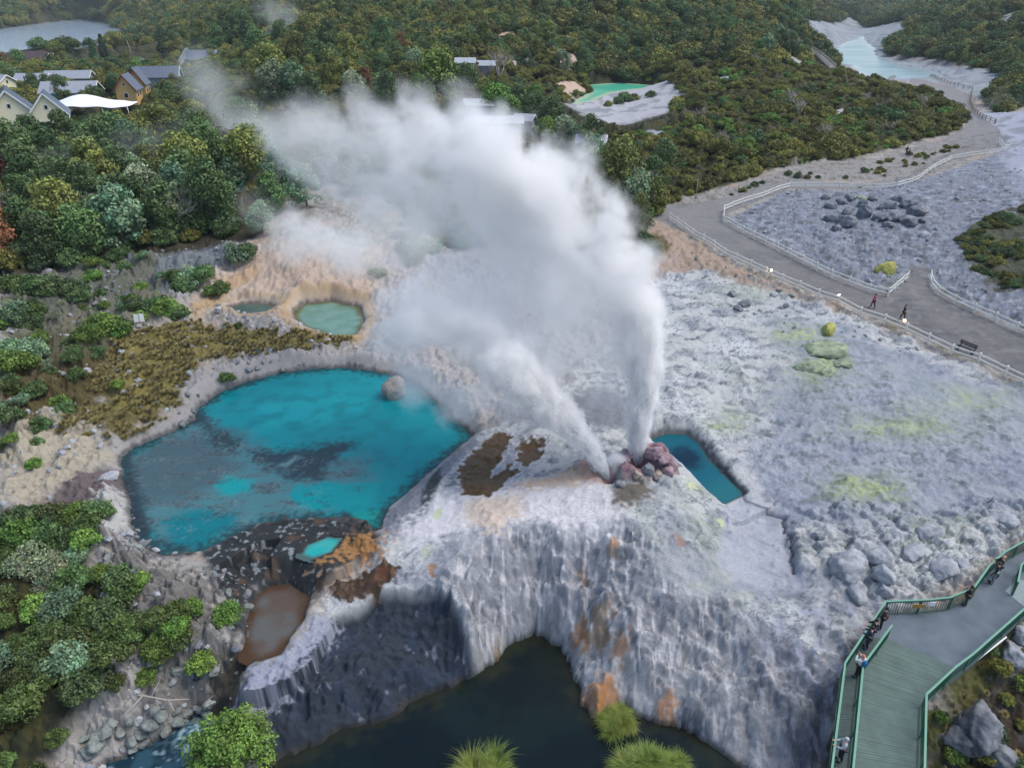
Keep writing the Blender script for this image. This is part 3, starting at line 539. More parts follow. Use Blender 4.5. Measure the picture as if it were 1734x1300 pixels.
def steam(name, chains, vox, nscale, amp, gain, dens, stretch=(1, 1, 1), detail=5., rough=.6, warp=.0, squash=.75):
    segs = []
    for ch in chains:
        cs = capsules(ch)
        if len(cs) == 1: segs.append((cs[0], cs[0]))
        for a, b in zip(cs[:-1], cs[1:]): segs.append((a, b))
    ends = np.array([s[i][0] for s in segs for i in (0, 1)]); rad = np.array([s[i][1] for s in segs for i in (0, 1)])
    lo = (ends-rad[:, None]*1.5).min(0); hi = (ends+rad[:, None]*1.5).max(0)
    n = np.maximum(((hi-lo)/vox).astype(int)+1, 4); hi = lo+(n-1)*vox
    ax = [lo[i]+vox*np.arange(n[i]) for i in range(3)]
    b = np.full(n, -2., np.float32); dn = np.zeros(n, np.float32)
    for (c0, r0, d0), (c1, r1, d1) in segs:
        R = max(r0, r1)*1.6; l = np.minimum(c0, c1)-R; h = np.maximum(c0, c1)+R
        sl = [slice(max(0, int((l[i]-lo[i])/vox)), min(n[i], int((h[i]-lo[i])/vox)+2)) for i in range(3)]
        gx = ax[0][sl[0]][:, None, None]; gy = ax[1][sl[1]][None, :, None]; gz = ax[2][sl[2]][None, None, :]
        e = c1-c0; L = float(e @ e)
        t = np.clip(((gx-c0[0])*e[0]+(gy-c0[1])*e[1]+(gz-c0[2])*e[2])/L, 0, 1) if L > 1e-9 else np.zeros((1, 1, 1))
        d = np.sqrt((gx-c0[0]-t*e[0])**2+((gy-c0[1]-t*e[1])/squash)**2+(gz-c0[2]-t*e[2])**2)
        q = (1-d/(r0+(r1-r0)*t)).astype(np.float32); dd = d0+(d1-d0)*t
        b[tuple(sl)] = np.maximum(b[tuple(sl)], q); w = np.clip((q+.6)*1.4, 0, 1); dn[tuple(sl)] = np.maximum(dn[tuple(sl)], w*dd)
    gxyz = np.stack(np.meshgrid(*ax, indexing='ij'), -1).reshape(-1, 3).astype(np.float32)
    me = bpy.data.meshes.new(name); me.vertices.add(len(gxyz)); me.vertices.foreach_set('co', gxyz.ravel())
    for nm, arr in (('core', b), ('amount', dn)): a = me.attributes.new(nm, 'FLOAT', 'POINT'); a.data.foreach_set('value', arr.ravel())
    me.materials.append(M_steam); o = link(bpy.data.objects.new(name, me))
    g = bpy.data.node_groups.new(name+' volume', 'GeometryNodeTree'); g.interface.new_socket('Geometry', in_out='INPUT', socket_type='NodeSocketGeometry'); g.interface.new_socket('Geometry', in_out='OUTPUT', socket_type='NodeSocketGeometry')
    gi = g.nodes.new('NodeGroupInput'); go = g.nodes.new('NodeGroupOutput'); L = g.links.new
    pos = g.nodes.new('GeometryNodeInputPosition')
    def vm(op, a, bv):
        v = g.nodes.new('ShaderNodeVectorMath'); v.operation = op; L(a, v.inputs[0])
        if isinstance(bv, tuple): v.inputs[1].default_value = bv
        else: L(bv, v.inputs[1])
        return v.outputs['Vector']
    def mt(op, a, bv, clamp=False):
        v = g.nodes.new('ShaderNodeMath'); v.operation = op; v.use_clamp = clamp
        for i, s in ((0, a), (1, bv)):
            if isinstance(s, (int, float)): v.inputs[i].default_value = s
            else: L(s, v.inputs[i])
        return v.outputs[0]
    rel = vm('MULTIPLY', vm('SUBTRACT', pos.outputs[0], tuple(map(float, lo))), (1/vox,)*3)
    sx = g.nodes.new('ShaderNodeSeparateXYZ'); L(rel, sx.inputs[0])
    def rc(s, m): return mt('MINIMUM', mt('MAXIMUM', mt('ROUND', s, 0), 0), m)
    ix = mt('ADD', mt('MULTIPLY', mt('ADD', mt('MULTIPLY', rc(sx.outputs[0], int(n[0])-1), int(n[1])), rc(sx.outputs[1], int(n[1])-1)), int(n[2])), rc(sx.outputs[2], int(n[2])-1))
    def samp(nm):
        na = g.nodes.new('GeometryNodeInputNamedAttribute'); na.data_type = 'FLOAT'; na.inputs[0].default_value = nm
        si = g.nodes.new('GeometryNodeSampleIndex'); si.data_type = 'FLOAT'; si.domain = 'POINT'; si.clamp = True
        L(gi.outputs[0], si.inputs['Geometry']); L(na.outputs[0], si.inputs['Value'])
        fi = g.nodes.new('FunctionNodeFloatToInt'); L(ix, fi.inputs[0]); L(fi.outputs[0], si.inputs['Index']); return si.outputs[0]
    no = g.nodes.new('ShaderNodeTexNoise'); no.inputs['Scale'].default_value = nscale; no.inputs['Detail'].default_value = detail; no.inputs['Roughness'].default_value = rough; no.inputs['Distortion'].default_value = warp
    L(vm('MULTIPLY', pos.outputs[0], stretch), no.inputs['Vector'])
    nz = mt('MULTIPLY', mt('SUBTRACT', no.outputs[0], .5), amp)
    den = mt('MULTIPLY', mt('MULTIPLY', mt('MULTIPLY', mt('ADD', samp('core'), nz), gain, True), samp('amount')), dens)
    vc = g.nodes.new('GeometryNodeVolumeCube'); L(den, vc.inputs['Density']); vc.inputs['Background'].default_value = 0
    vc.inputs['Min'].default_value = tuple(map(float, lo)); vc.inputs['Max'].default_value = tuple(map(float, hi))
    for i, k in enumerate(('Resolution X', 'Resolution Y', 'Resolution Z')): vc.inputs[k].default_value = int(n[i])
    sm = g.nodes.new('GeometryNodeSetMaterial'); sm.inputs['Material'].default_value = M_steam; L(vc.outputs[0], sm.inputs['Geometry']); L(sm.outputs[0], go.inputs[0])
    md = o.modifiers.new('volume', 'NODES'); md.node_group = g
    print(name, n, n.prod()); return o
CLOUD = [
 [(1088,610,42,44.5,.55),(1078,520,58,45,.8),(1050,450,72,46,.95),(1005,395,75,47,1),(930,345,85,48.5,1),(850,290,85,50,.85),(770,255,78,52,.62),(690,245,72,54,.45),(600,240,66,56,.32),(515,225,56,58,.24),(475,215,34,59,.15)],
 [(1040,395,38,46,.7),(975,290,48,49,.7),(930,260,42,50,.55)],
 [(960,450,90,47,.65),(880,420,100,49,.58),(800,350,90,51,.5),(720,330,75,53,.42),(640,320,62,55,.3),(560,290,60,57,.3),(500,250,48,59,.3)],
 [(900,640,55,44.5,.7),(850,595,68,45.5,.85),(780,555,84,46.5,.85),(720,535,84,47.5,.7),(670,570,55,48.5,.4),(640,590,36,49,.25)],
 [(830,510,75,47,.5),(770,470,60,48.5,.45),(740,450,45,49,.3)],
 [(960,560,105,46,.25),(900,500,110,48,.3)], [(1020,640,62,44.5,.25),(1010,560,70,45.5,.3)],
 [(700,640,50,47,.4),(770,670,52,46.5,.45),(860,690,48,46,.35)],
 [(790,220,46,52,.5),(775,175,38,53,.35)], [(700,210,55,54,.5),(715,165,44,55,.3)], [(845,215,30,51,.35),(848,185,18,51.5,.25)], [(610,205,44,56,.35),(600,165,30,57,.18)],
 [(640,420,60,60,.16),(560,420,58,64,.2),(490,400,50,68,.16),(440,360,40,70,.1)], [(700,400,60,56,.22),(640,370,60,58,.18)]]
o = steam('steam_cloud', CLOUD, .27, .30, 4.0, 1.4, 1.15, warp=.5, rough=.70, detail=7.)
tag(o, 'white billowing steam cloud drifting left from the two geyser jets', 'steam', kind='stuff')
j1 = at_z(1078, 786, 1.3)[1]; j2 = at_z(1032, 808, 1.2)[1]
M_spray, _nt, _b = new_mat('white water spray'); _b.inputs['Base Color'].default_value = (.86, .87, .88, 1); _b.inputs['Roughness'].default_value = .7; _b.inputs['Transmission Weight'].default_value = 0
_tr = _nt.nodes.new('ShaderNodeBsdfTranslucent'); _tr.inputs['Color'].default_value = (.9, .9, .92, 1); _ms = _nt.nodes.new('ShaderNodeMixShader'); _ms.inputs[0].default_value = .5
_nt.links.new(_b.outputs[0], _ms.inputs[1]); _nt.links.new(_tr.outputs[0], _ms.inputs[2]); _nt.links.new(_ms.outputs[0], _nt.nodes['Material Output'].inputs['Surface'])
def jet(chain, n, seed, label):          # thousands of thrown streaks and drops of water, thinning out upwards
    r = np.random.default_rng(seed); cs = capsules(chain); C = np.array([c for c, _, _ in cs]); R = np.array([q for _, q, _ in cs]); L = np.concatenate(([0], np.cumsum(np.linalg.norm(np.diff(C, axis=0), axis=1))))
    u = L[-1]*r.random(n)**1.35; c = np.stack([np.interp(u, L, C[:, k]) for k in range(3)], 1); ax = np.stack([np.interp(u, (L[:-1]+L[1:])/2, np.diff(C, axis=0)[:, k]) for k in range(3)], 1); ax /= np.linalg.norm(ax, axis=1)[:, None]
    rr = np.interp(u, L, R); off = r.normal(size=(n, 3))*(rr*.36)[:, None]; p = c+off; d = ax+r.normal(size=(n, 3))*.13+off*.12; d /= np.linalg.norm(d, axis=1)[:, None]
    s = np.cross(d, r.normal(size=(n, 3))); s /= np.linalg.norm(s, axis=1)[:, None]; f = u/L[-1]; ln = (.30*(1-.75*f)*(.4+.9*r.random(n)))[:, None]; w = (.022+.02*r.random(n))[:, None]
    V = np.stack((p-d*ln, p+s*w, p+d*ln, p-s*w), 1).reshape(-1, 3); o0 = C[0]; o = mesh_np('geyser_jet', V-o0, np.arange(n*4).reshape(n, 4), M_spray); o.location = o0; return tag(o, label, 'geyser jet')
JA = [(1077,792,10,j1,1),(1079,750,17,j1,1),(1083,700,25,j1+.2,.9),(1088,650,31,j1+.4,.7),(1090,590,40,j1+.7,.5),(1086,530,46,j1+1.2,.3)]
JB = [(1031,812,6,j2,1),(1018,787,13,j2,1),(995,750,20,j2+.2,.95),(960,712,30,j2+.5,.8),(915,668,42,j2+.9,.6),(860,620,52,j2+1.6,.35)]
jet(JA, 9000, 1, 'upright white geyser jet rising beside the pink knobs'); jet(JB, 6500, 2, 'slanting white geyser jet leaning left towards the blue pool')
for JJ, st_ in ((JA, (1.6, 1.6, .5)), (JB, (1.2, 1.2, .9))):
    o = steam('jet_spray', [JJ], .12, 1.0, 2.6, 1.6, 5.5, stretch=st_, squash=.9, rough=.68, detail=6.); tag(o, 'fine white spray hanging round the upright jet' if JJ is JA else 'fine white spray trailing from the slanting jet', 'spray', kind='stuff')
o = steam('steam_wisp', [[(340,140,50,140,.3),(390,190,62,135,.4),(400,250,60,130,.35),(345,265,45,128,.2)], [(440,240,50,125,.25),(430,300,40,120,.2)], [(300,230,40,125,.14),(120,290,60,115,.12),(90,330,50,110,.1)]], .8, .13, 3.4, 1.4, .20, rough=.65, warp=.4)
tag(o, 'thin steam veil drifting over the dense grove', 'steam', kind='stuff')
o = steam('steam_wisp', [[(475,70,26,330,.3),(468,35,34,330,.4),(490,20,24,330,.3)]], 1.6, .06, 3.2, 1.4, .12, rough=.65); tag(o, 'distant steam wisp in front of the far woodland', 'steam', kind='stuff')
o = steam('steam_wisp', [[(1400,640,40,62,.1),(1440,600,40,64,.12),(1500,590,30,66,.08)], [(1600,400,50,92,.1),(1640,430,40,92,.1)], [(1690,190,40,200,.2)]], .6, .2, 3.2, 1.4, .1, rough=.65); tag(o, 'faint steam rising from the sulphur ground on the right', 'steam', kind='stuff')
o = steam('steam_puff', [[(1050,805,16,j2+.1,.6),(1044,780,18,j2+.4,.8),(1062,800,14,j2,.6)]], .1, 1.2, 1.3, 2, 3)
tag(o, 'small grey steam puff between the two jets', 'steam', kind='stuff')

# ------------------------------------------------------------------ vegetation
def leaf_mat(name, c1, c2, hue=.035, val=.45, trans=.25):
    m, nt, b = new_mat(name); at = N(nt, 'ShaderNodeAttribute', attribute_name='tint'); oi = N(nt, 'ShaderNodeObjectInfo')
    mx = N(nt, 'ShaderNodeMix', data_type='RGBA'); mx.inputs['A'].default_value = (*lin(c1), 1); mx.inputs['B'].default_value = (*lin(c2), 1); nt.links.new(oi.outputs['Random'], mx.inputs['Factor'])
    mu = N(nt, 'ShaderNodeMix', data_type='RGBA', blend_type='MULTIPLY'); mu.inputs['Factor'].default_value = 1; nt.links.new(mx.outputs[2], mu.inputs['A']); nt.links.new(at.outputs['Color'], mu.inputs['B'])
    hs = N(nt, 'ShaderNodeHueSaturation'); r7 = N(nt, 'ShaderNodeMath', operation='MULTIPLY'); r7.inputs[1].default_value = 7.31; nt.links.new(oi.outputs['Random'], r7.inputs[0])
    fr = N(nt, 'ShaderNodeMath', operation='FRACT'); nt.links.new(r7.outputs[0], fr.inputs[0])
    mr = N(nt, 'ShaderNodeMapRange'); mr.inputs['To Min'].default_value = 1-val*.6; mr.inputs['To Max'].default_value = 1+val; nt.links.new(fr.outputs[0], mr.inputs['Value']); nt.links.new(mr.outputs[0], hs.inputs['Value'])
    mh = N(nt, 'ShaderNodeMapRange'); mh.inputs['To Min'].default_value = .5-hue; mh.inputs['To Max'].default_value = .5+hue; nt.links.new(oi.outputs['Random'], mh.inputs['Value']); nt.links.new(mh.outputs[0], hs.inputs['Hue'])
    nt.links.new(mu.outputs[2], hs.inputs['Color']); nt.links.new(hs.outputs['Color'], b.inputs['Base Color']); b.inputs['Roughness'].default_value = .55; b.inputs['Specular IOR Level'].default_value = .25
    return m
ML = {'olive': leaf_mat('olive leaves', (96,112,56), (114,114,58)), 'dark': leaf_mat('dark leaves', (72,98,62), (90,108,62)), 'bright': leaf_mat('bright leaves', (94,124,56), (106,128,58)),
      'grey': leaf_mat('grey green leaves', (132,144,112), (120,134,100)), 'scrub': leaf_mat('scrub leaves', (96,104,48), (120,112,54), .035, .55), 'teal': leaf_mat('blue green leaves', (100,132,106), (112,132,94)),
      'thick': leaf_mat('thicket leaves', (70,88,48), (86,100,52), .03, .4), 'moss': leaf_mat('mossy blades', (112,110,70), (126,116,76), .02, .4), 'reed': leaf_mat('blade leaves', (98,122,58), (114,132,72)), 'rust': leaf_mat('reddish leaves', (118,78,58), (122,96,60)), 'cone': leaf_mat('conifer needles', (60,84,58), (66,92,58))}
M_bark = plain('bark', (92,82,72), .9, .3, 3, 0, .5); M_dead = plain('dead grey wood', (158,152,142), .85, .2, 4)
def leaf_cloud(cl, per, size, up=.25, jit=.55, asp=.62, seed=0, cvar=.3):
    r = np.random.default_rng(seed); cl = np.asarray(cl, float); n = len(cl)*per; ci = np.repeat(np.arange(len(cl)), per)
    d = r.normal(size=(n, 3)); d[:, 2] += up; d /= np.linalg.norm(d, axis=1)[:, None]
    rad = cl[ci, 3]*(.62+.46*r.random(n)); P = cl[ci, :3]+d*rad[:, None]*np.array((1, 1, .85))
    nn = d+r.normal(size=(n, 3))*jit; nn /= np.linalg.norm(nn, axis=1)[:, None]
    t = np.cross(nn, r.normal(size=(n, 3))); t /= np.linalg.norm(t, axis=1)[:, None]+1e-9; b = np.cross(nn, t)
    s = (size*(.6+.8*r.random(n)))[:, None]; t = t*s; b = b*s*asp; lift = nn*s*.18
    V = np.stack((P-t, P-b*1+lift, P+t, P+b+lift), 1).reshape(-1, 3)
    tn = (1-cvar+2*cvar*r.random(len(cl)))[ci]*(.72+.56*r.random(n)); w = r.random(len(cl))[ci]*.16-.08
    C = np.repeat(np.stack((tn*(1+w), tn, tn*(1-w)), 1), 4, 0)
    return V, np.arange(n*4).reshape(n, 4), C
def crown_clumps(R, H, n, cr, seed, low=.25, shape='dome'):
    r = np.random.default_rng(seed); out = []
    while len(out) < n:
        a = r.random()*2*PI; z = r.random(); 
        if shape == 'dome': rr = math.sqrt(max(0, 1-(max(0, z-low)/(1-low))**2))*(.55+.45*r.random()) * (.75+.25*min(1, z/low))
        elif shape == 'cone': rr = (1-z)*(.5+.5*r.random())
        else: rr = math.sqrt(r.random())*(1-.35*z)
        out.append((R*rr*math.cos(a)*.9, R*rr*math.sin(a)*.9, H*(.10+.86*z) if shape != 'mat' else H*(.2+.6*z*(1-rr*.5)), cr*(.65+.7*r.random())*(1-.3*z if shape == 'cone' else 1)))
    return out
def trunk_mb(H, R, r0, seed, limbs=5, top=.75):
    rd = random.Random(seed); m = MB(); pts = [(0, 0, -.5), (rd.uniform(-.1, .1)*R*.3, rd.uniform(-.1, .1)*R*.3, H*.3), (rd.uniform(-.2, .2)*R*.4, rd.uniform(-.2, .2)*R*.4, H*top)]
    m.tube(pts, [r0, r0*.75, r0*.3], 7)
    for k in range(limbs):
        a = rd.random()*2*PI; z0 = H*rd.uniform(.22, .5); L = R*rd.uniform(.5, .85)
        m.tube([(0, 0, z0), (L*.5*math.cos(a), L*.5*math.sin(a), z0+H*.16), (L*math.cos(a), L*math.sin(a), z0+H*rd.uniform(.2, .35))], [r0*.5, r0*.33, r0*.12], 5)
    return m
def bare_mb(H, R, r0, seed, depth=4):
    rd = random.Random(seed); m = MB()
    def grow(p, d, L, r, k):
        q = p+d*L*.5+Vector((rd.uniform(-.1, .1), rd.uniform(-.1, .1), 0))*L; e = q+(d+Vector((rd.uniform(-.3, .3), rd.uniform(-.3, .3), .15))).normalized()*L*.5
        m.tube([p, q, e], [r, r*.8, r*.6], 5 if k > 1 else 3)
        if k:
            for _ in range(3):
                a = rd.random()*2*PI; nd = (d*.75+Vector((math.cos(a), math.sin(a), rd.uniform(.1, .5)))*.7).normalized(); grow(e if rd.random() < .6 else q, nd, L*rd.uniform(.6, .8), r*.6, k-1)
    for i in range(3):
        a = 2*PI*i/3+rd.random(); grow(Vector((0, 0, -.2)), Vector((math.cos(a)*.45, math.sin(a)*.45, 1)).normalized(), H*.38, r0, depth)
    return m
def blades(R, H, n, seed, w=.05, lean=1.0):
    r = np.random.default_rng(seed); a = r.random(n)*2*PI; rr = R*.35*np.sqrt(r.random(n)); L = H*(.6+.6*r.random(n)); th = (.15+.95*r.random(n)**.8)*lean
    V = []; d = np.stack((np.cos(a), np.sin(a)), 1); base = np.stack((rr*np.cos(a*1.3), rr*np.sin(a*1.3), np.zeros(n)), 1); side = np.stack((-d[:, 1], d[:, 0], np.zeros(n)), 1)
    rows = []
    for k, t in enumerate((0, .4, .75, 1.0)):
        bend = th*(t*.55+t*t*.45); o = np.sin(bend)*L*t; z = np.cos(bend)*L*t; ww = w*(1, .9, .6, .08)[k]
        c = base+np.concatenate((d*o[:, None], z[:, None]), 1); rows += [c-side*ww, c+side*ww]
    V = np.stack(rows, 1).reshape(-1, 3); o = np.arange(n)[:, None]*8
    Fq = np.concatenate([o+np.array([[2*k, 2*k+1, 2*k+3, 2*k+2]]) for k in range(3)], 0); tn = (.65+.7*r.random(n)); C = np.repeat(np.stack((tn*(1+.15*r.random(n)), tn, tn*.9), 1), 8, 0)
    return V, Fq, C
class Proto: pass
PROTO = {}
def reg_tree(key, name, crown, cmat, trunk=None, tmat=None, H=1, R=1, extra=None):
    p = Proto(); p.name = name; p.H = H; p.R = R
    V, Fq, C = crown if crown else (None,)*3
    p.parts = []
    if crown: p.parts.append(('crown', mesh_np('crown', V, Fq, cmat, None, C, False)))
    if trunk: p.parts.append(('trunk', trunk.build('trunk', tmat or M_bark, None, True)))
    for nm, o in p.parts: COL.objects.unlink(o)
    PROTO[key] = p
for i in range(5):
    H, R = 9+i*.4, 4.0-.2*(i % 3); cl = crown_clumps(R, H, 46, 1.25, 100+i)
    for kind in ('dark', 'olive'):
        if (kind == 'olive' and i > 2): continue
        reg_tree(f'{kind}{i}', 'broadleaf_tree', leaf_cloud(cl, 95, .26, seed=i), ML[kind], trunk_mb(H, R, .24, i), H=H, R=R)
reg_tree('bright0', 'broadleaf_tree', leaf_cloud(crown_clumps(4.6, 8.5, 60, 1.3, 31), 95, .28, seed=31), ML['bright'], trunk_mb(8.5, 4.6, .3, 31), H=8.5, R=4.6)
reg_tree('grey0', 'broadleaf_tree', leaf_cloud(crown_clumps(3.8, 8, 42, 1.15, 41), 85, .26, seed=41), ML['grey'], trunk_mb(8, 3.8, .24, 41, 8, .95), M_dead, H=8, R=3.8)
reg_tree('teal0', 'broadleaf_tree', leaf_cloud(crown_clumps(3.8, 8.5, 44, 1.15, 42), 90, .26, seed=42), ML['teal'], trunk_mb(8.5, 3.8, .24, 42, 6), H=8.5, R=3.8)
reg_tree('rust0', 'broadleaf_tree', leaf_cloud(crown_clumps(3.2, 8, 36, 1.1, 43), 85, .26, seed=43), ML['rust'], trunk_mb(8, 3.2, .22, 43), H=8, R=3.2)
reg_tree('cone0', 'conifer_tree', leaf_cloud(crown_clumps(3.0, 13, 80, 1.0, 51, shape='cone'), 70, .3, up=-.1, seed=51), ML['cone'], trunk_mb(13, 1, .3, 51, 0, .95), H=13, R=3)
reg_tree('bare0', 'bare_tree', None, None, bare_mb(6, 3, .16, 61), M_dead, H=6, R=3)
reg_tree('bare1', 'bare_tree', None, None, bare_mb(6, 3, .16, 65), M_dead, H=6, R=3)
for i in range(4):
    for kind, sz in (('scrub', .085), ('thick', .085), ('bright', .085), ('teal', .08), ('dark', .085)):
        if kind != 'scrub' and i > 1: continue
        reg_tree(f's_{kind}{i}', 'shrub', leaf_cloud(crown_clumps(1.15, 1.3, 26, .38, 200+i, shape='mat'), 115, sz, seed=70+i), ML[kind], trunk_mb(1.2, .9, .05, 70+i, 5), H=1.3, R=1.15)
reg_tree('s_round', 'shrub', leaf_cloud(crown_clumps(2.4, 3.0, 90, .55, 81), 120, .085, seed=81), ML['bright'], trunk_mb(3, 2, .1, 81), H=3, R=2.4)
reg_tree('s_grey', 'shrub', leaf_cloud(crown_clumps(1.2, 1.3, 16, .36, 82, shape='mat'), 60, .07, seed=82), ML['grey'], bare_mb(1.3, 1, .035, 83, 3), M_dead, H=1.4, R=1.2)
def many_blades(seed, n=11):
    r = np.random.default_rng(seed); Vs, Fs, Cs, k = [], [], [], 0
    for i in range(n):
        V, Fq, C = blades(.55*r.uniform(.8, 1.2), 1.25*r.uniform(.7, 1.3), 420, seed*20+i, .012, 1.2); a = r.random()*6.28; q = 1.15*math.sqrt(r.random()); V = V+np.array((q*math.cos(a), q*math.sin(a), .35*(1-q)))
        Vs.append(V); Fs.append(Fq+k); Cs.append(C*r.uniform(.75, 1.15)*np.array((r.uniform(.85, 1.1), 1, r.uniform(.8, 1.05)))); k += len(V)
    return np.concatenate(Vs), np.concatenate(Fs), np.concatenate(Cs)
for i in range(2): reg_tree(f'tuss{i}', 'grass_tussock', many_blades(91+i), ML['reed'], None, H=1.8, R=1.5)
for i in range(2): reg_tree(f'moss{i}', 'low_plant', blades(.5, .42, 160, 95+i, .022, 1.2), ML['moss'], None, H=.4, R=.5)
used = set(); VEGN = [0]
def plant(key, x, y, s, label, cat, group, z=None, sz=1., name=None):
    p = PROTO[key]; rz = random.random()*2*PI; zz = float(height(x, y)) if z is None else z; VEGN[0] += 1
    single = len(p.parts) == 1
    if single:
        o = p.parts[0][1].copy(); o.name = name or p.name; COL.objects.link(o); o.location = (x, y, zz); o.rotation_euler = (0, 0, rz); o.scale = (s, s, s*sz)
    else:
        o = empty(name or p.name, (x, y, zz), rz); o.scale = (s, s, s*sz)
        for nm, q in p.parts: c = q.copy(); c.name = nm; COL.objects.link(c); c.parent = o
    return tag(o, label, cat, group)
def scatter(poly, sp, seed, cond=None, margin=0):
    r = np.random.default_rng(seed); P = np.asarray(poly)[:, :2]; lo = P.min(0); hi = P.max(0); n = int((hi[0]-lo[0])*(hi[1]-lo[1])/sp**2*4)+50
    q = lo+(hi-lo)*r.random((n, 2)); q = q[sdf(poly, q[:, 0], q[:, 1]) > margin]
    if cond is not None: q = q[cond(q[:, 0], q[:, 1])]
    cell = {}; out = []
    for x, y in q:
        s = sp; k = (int(x//s), int(y//s))
        if any((x-a)**2+(y-b)**2 < s*s for i in (-1, 0, 1) for j in (-1, 0, 1) for a, b in cell.get((k[0]+i, k[1]+j), ())): continue
        cell.setdefault(k, []).append((x, y)); out.append((x, y))
    return out
KEEP = []                                # (x, y, r) kept free of bushes
def clear(x, y):
    ok = np.ones(np.shape(x), bool)
    for a, b, r in KEEP: ok &= (x-a)**2+(y-b)**2 > r*r
    return ok
def stuff_scatter(name, label, pts, keys, size, seed, mind=None):
    """bushes nobody could count: one object; its points carry the crowns of the plants above"""
    r = np.random.default_rng(seed); pts = np.asarray(pts); n = len(pts); z = height(pts[:, 0], pts[:, 1])
    me = bpy.data.meshes.new(name); me.vertices.add(n); me.vertices.foreach_set('co', np.stack((pts[:, 0], pts[:, 1], z), 1).astype(np.float32).ravel())
    sc = np.asarray(size(pts[:, 0], pts[:, 1], r), np.float32)
    a = me.attributes.new('size', 'FLOAT', 'POINT'); a.data.foreach_set('value', sc)
    a = me.attributes.new('turn', 'FLOAT', 'POINT'); a.data.foreach_set('value', (r.random(n)*6.28).astype(np.float32))
    a = me.attributes.new('sort', 'INT', 'POINT'); f_ = 2.2/max(2., float(np.sqrt(np.ptp(pts[:, 0])*np.ptp(pts[:, 1])/n))*3); a.data.foreach_set('value', (np.floor((fbm(pts[:, 0]*f_*.12+seed, pts[:, 1]*f_*.12, 3)*1.1+.5+r.uniform(-.28, .28, n))*len(keys)).astype(int) % len(keys)).astype(np.int32))
    o = link(bpy.data.objects.new(name, me)); g = bpy.data.node_groups.new(name, 'GeometryNodeTree'); L = g.links.new
    g.interface.new_socket('Geometry', in_out='INPUT', socket_type='NodeSocketGeometry'); g.interface.new_socket('Geometry', in_out='OUTPUT', socket_type='NodeSocketGeometry')
    gi = g.nodes.new('NodeGroupInput'); go = g.nodes.new('NodeGroupOutput'); gt_ = g.nodes.new('GeometryNodeGeometryToInstance')
    for k in reversed(keys):
        oi = g.nodes.new('GeometryNodeObjectInfo'); oi.inputs['Object'].default_value = PROTO[k].parts[0][1] if isinstance(k, str) else k; oi.inputs['As Instance'].default_value = True; L(oi.outputs['Geometry'], gt_.inputs[0])
    ip = g.nodes.new('GeometryNodeInstanceOnPoints'); L(gi.outputs[0], ip.inputs['Points'])
    ji = g.nodes.new('GeometryNodeJoinGeometry')
    for l in list(g.links):
        if l.to_node == gt_: s = l.from_socket; g.links.remove(l); L(s, ji.inputs[0])
    g.nodes.remove(gt_); L(ji.outputs[0], ip.inputs['Instance']); ip.inputs['Pick Instance'].default_value = True
    def at(nm, t):
        q = g.nodes.new('GeometryNodeInputNamedAttribute'); q.data_type = t; q.inputs[0].default_value = nm; return q.outputs[0]
    L(at('sort', 'INT'), ip.inputs['Instance Index']); cx = g.nodes.new('ShaderNodeCombineXYZ'); L(at('turn', 'FLOAT'), cx.inputs[2])
    er = g.nodes.new('FunctionNodeEulerToRotation'); L(cx.outputs[0], er.inputs[0]); L(er.outputs[0], ip.inputs['Rotation']); L(at('size', 'FLOAT'), ip.inputs['Scale'])
    L(ip.outputs[0], go.inputs[0]); md = o.modifiers.new('plants', 'NODES'); md.node_group = g; print(name, n)
    return tag(o, label, 'vegetation', None, 'stuff')
def veg_val(x, y):                       # undergrowth zone at any point
    s = np.full(np.shape(x), -14.)
    for k, p in VEG.items(): s = np.maximum(s, sdf(p, x, y))
    for k, (c, p, w) in BARE.items(): s = np.minimum(s, -sdf(p, x, y)+(2.5 if k == 'tan' else 0))
    for p in (GREEN, LAKE_R, LAKE_L): s = np.minimum(s, -sdf(p, x, y))
    return np.minimum(s, -np.maximum(sdf(PATH, x, y), sdf(PATHF, x, y)))
KEEP += [(*G(px, py)[:2], r) for px, py, r in ((386,340,5),(389,358,3.5),(394,374,3))]
KEEP += [(*ground_px(px, py)[:2], r) for px, py, r in ((30,222,11),(92,222,9),(-8,162,12),(122,146,10),(62,150,8),(126,172,11),(222,170,7),(240,165,7),(272,152,10),(322,118,9),(346,116,10),(70,112,12),(160,196,12),(150,190,10),(175,192,10),(50,215,9),(225,182,7),(810,226,6),(858,228,7),(888,222,5),(908,212,4),(806,196,6),(788,122,6),(820,126,6),(1000,262,5),(1408,124,8),(1396,112,8),(1384,100,8),(1362,86,9),(1342,76,9),(1334,62,9),(1308,64,9),(1400,134,10),(1380,112,9),(972,184,9),(990,196,9),(1000,214,9),(1030,220,9),(1060,220,9),(1095,206,8),(1130,200,8))]
# dense grove left of the steam
GROVE = GP([(-300,474),(0,464),(130,447),(230,420),(330,402),(395,393),(418,340),(450,292),(440,262),(330,255),(200,275),(100,290),(-300,290)])
for i, (x, y) in enumerate(scatter(GROVE, 3.6, 11, clear)):
    k = random.choice(['dark0','dark1','dark2','dark3','dark4','olive0','dark1','dark0','dark2','teal0','olive2','grey0','teal0','dark3']); 
    if x < -.71*y and random.random() < .7: k = 'rust0'
    kd = {'d': 'dark green', 'o': 'olive green', 't': 'blue green', 'g': 'pale grey green', 'r': 'rusty red leaved'}[k[0]]
    plant(k, x, y, random.uniform(.62, 1.05), kd+' broadleaf tree in the dense grove below the village', 'tree', kd+' trees of the grove')
